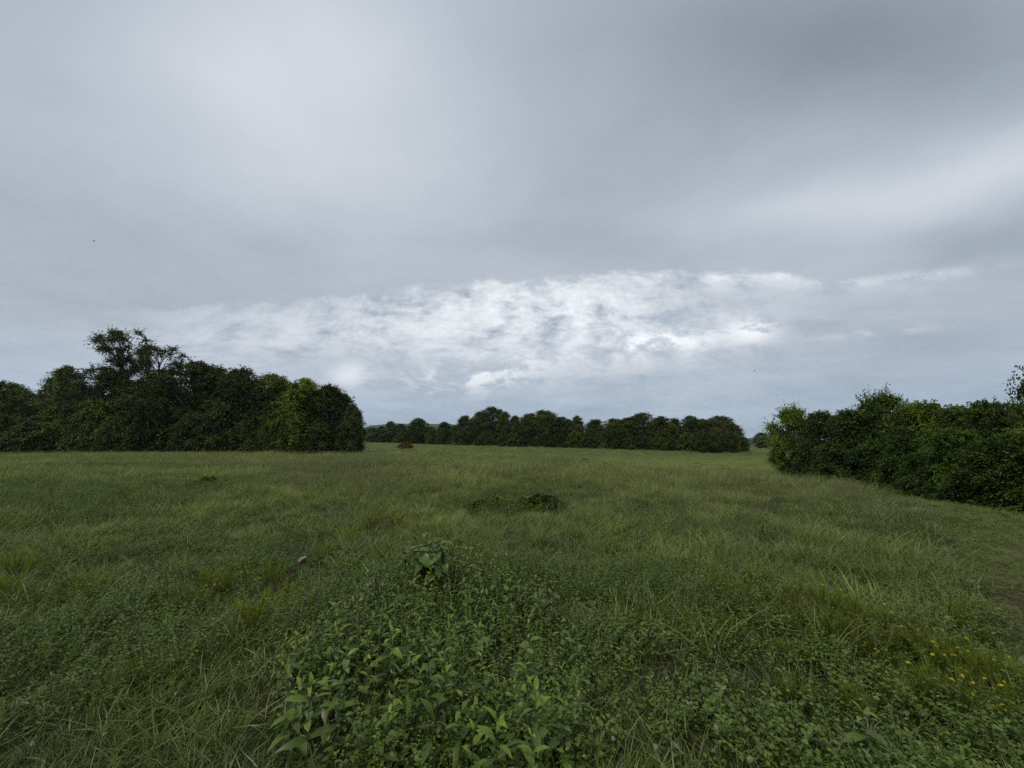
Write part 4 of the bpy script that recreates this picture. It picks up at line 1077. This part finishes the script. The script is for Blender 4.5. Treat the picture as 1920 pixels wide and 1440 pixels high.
# white flower clusters
for (px, py, w_, lab) in [(1690, 948, 0.45, 'cluster of small white flowers on the crest before the thicket'), (424, 884, 0.45, 'cluster of small white flowers in the tall grass before the near wood'), (298, 894, 0.30, 'smaller white flower cluster beside the bright weed patch'), (8, 873, 0.3, 'white flower cluster out by the low end of the near wood')]:
    H = 0.5; x, y = at(px, py, H)
    root = ob('white_flower_plant', None, loc=(x, y, h1(x, y))); root.empty_display_size = 0.1
    tag(root, lab, 'flower')
    for k in range(11):
        a = rng.random() * 6.28; q = w_ * rng.random() ** 0.5; hh = H * rng.uniform(0.85, 1.08)
        zz = np.linspace(0, 1, 5)
        ob('stem', one_tube(np.stack([math.cos(a) * q * zz ** 1.5, math.sin(a) * q * zz ** 1.5, hh * zz], -1), 0.003, 4, STEM), root, color=(1, 1, 1, 1))
        ob('flower', CL, root, loc=(math.cos(a) * q, math.sin(a) * q, hh), scale=(1.7, 1.7, 0.9), color=(0.75, 0.75, 0.75, 1))

# dark brambles and dead twigs
kind('bramble', seed=41, H=0.55, Rr=0.55, base=0.05, nclump=34, ntwig=14, nleaf=7, leaf=0.060, prof='full', csize=(0.22, 0.36), stem=0.012, multi=4)
for (px, py, w_, H, lab) in [(1022, 945, 0.55, 0.36, 'darkest low bramble in the middle of the meadow'), (985, 948, 0.45, 0.34, None), (930, 945, 0.55, 0.36, None), (895, 952, 0.4, 0.30, None), (385, 905, 0.6, 0.36, None), (760, 895, 0.5, 0.30, None), (1095, 866, 0.6, 0.40, None)]:
    x, y = at(px, py, 0.1)
    plant_tree('bramble', 'bramble', x, y, H, w_, (0.8, 0.95, 0.8) if lab else (1.5, 1.6, 0.9), lab or 'low leafy bramble clump sunk in the meadow grass', 'bramble', None if lab else 'bramble clumps in the meadow')
TW = foliage_mat('dead_wood', (0.028, 0.022, 0.018), (0.06, 0.05, 0.04), 0.85, 0.1, 0)
for (p0, p1, lab, sd) in [((262, 962), (208, 893), 'bare dark twig leaning out of the weeds before the near wood', 1), ((110, 968), (96, 925), 'short bare forked twig beside the longer leaning one', 2)]:
    r = np.random.default_rng(sd); x, y = at(*p0, 0.1); X1, Y1, Z1, _ = at_depth(p1[0], p1[1], y + 0.25)
    z0 = h1(x, y); Z1 = min(Z1, z0 + 1.0); A = np.array([0, 0, -0.05]); B = np.array([X1 - x, Y1 - y, Z1 - z0])
    root = ob('dead_twig', None, loc=(x, y, z0)); root.empty_display_size = 0.1
    tag(root, lab, 'twig')
    u = np.linspace(0, 1, 9)[:, None]; P = A * (1 - u) + B * u + np.cumsum(r.normal(0, 0.012, (9, 3)), 0)
    ob('main_branch', one_tube(P, 0.013 * (1 - 0.75 * u[:, 0]), 5, TW, 'main_branch'), root, color=(1, 1, 1, 1))
    for k in range(7):
        i_ = 2 + k % 6; dr = norm(B / np.linalg.norm(B) + r.normal(0, 0.6, 3)); Ls = r.uniform(0.12, 0.32)
        v_ = np.linspace(0, 1, 5)[:, None]
        ob('side_twig', one_tube(P[i_] + dr * v_ * Ls + np.cumsum(r.normal(0, 0.006, (5, 3)), 0) * (v_ > 0), 0.006 * (1 - 0.7 * v_[:, 0]), 4, TW, 'side_twig'), root, color=(1, 1, 1, 1))

# two birds high over the field
BM = foliage_mat('bird_feathers', (0.03, 0.03, 0.032), (0.06, 0.055, 0.05), 0.7, 0.2, 0)
def bird_mesh(flap):
    G = Geo(); t_ = np.linspace(0, 1, 9)
    rad = 0.055 * np.sin(np.pi * np.clip(t_ * 0.93 + 0.05, 0, 1)) ** 0.8; rad[-2:] = (0.02, 0.03)
    tube(G, np.stack([0.30 * (t_ - 0.5) * -1, 0 * t_, 0.02 * np.sin(t_ * 3)], -1), rad, 8, 0.3)
    for s_ in (-1, 1):
        sp = np.array([0.0, 0.10, 0.22, 0.34]); ch = np.array([0.12, 0.13, 0.09, 0.02]); zz = flap * np.array([0, 0.08, 0.10, 0.06])
        sw = np.array([0, 0.015, -0.01, -0.06])
        V = np.concatenate([np.stack([sw + ch * 0.5, s_ * (sp + 0.03), zz + 0.02], -1), np.stack([sw - ch * 0.5, s_ * (sp + 0.03), zz + 0.01], -1), np.stack([sw + ch * 0.1, s_ * (sp + 0.03), zz + 0.035], -1)])
        k = np.arange(3)
        G.add(V, np.concatenate([np.stack([k, k + 1, k + 9, k + 8], -1), np.stack([k + 8, k + 9, k + 5, k + 4], -1), np.stack([k + 4, k + 5, k + 1, k], -1)]), 0.5)
    return G.mesh('bird', BM, True)
for (px, py, Y_, flap, rz, lab) in [(176, 452, 62, 1.0, 0.6, 'tiny dark bird flying high above the near wood'), (1415, 695, 80, -0.6, 2.4, 'tiny dark bird flying low above the gap by the thicket')]:
    x, y, z, _ = at_depth(px, py, Y_)
    b = ob('bird', bird_mesh(flap), loc=(x, y, z), rot=(0.3, 0, rz), color=(1, 1, 1, 1)); tag(b, lab, 'bird')

# ----------------------------------------------------------------------------
# haze
# ----------------------------------------------------------------------------
hv, t = new_mat('thin_haze')
pv = t.node('ShaderNodeVolumePrincipled'); pv.inputs['Color'].default_value = rgb(0.86, 0.93, 1.0); pv.inputs['Density'].default_value = 0.0001
pv.inputs['Anisotropy'].default_value = 0.2
o_ = t.node('ShaderNodeOutputMaterial'); t.l.new(pv.outputs[0], o_.inputs['Volume'])
zlo, zhi = -46.0, 72.0; S_ = 3060.0
V = np.array([[x, y, z] for z in (zlo, zhi) for y in (-S_, S_) for x in (-S_, S_)])
me = mesh_np('haze', V, [np.array([[0, 2, 3, 1], [4, 5, 7, 6], [0, 1, 5, 4], [2, 6, 7, 3], [0, 4, 6, 2], [1, 3, 7, 5]])], hv)
tag(ob('haze', me), kind='stuff')
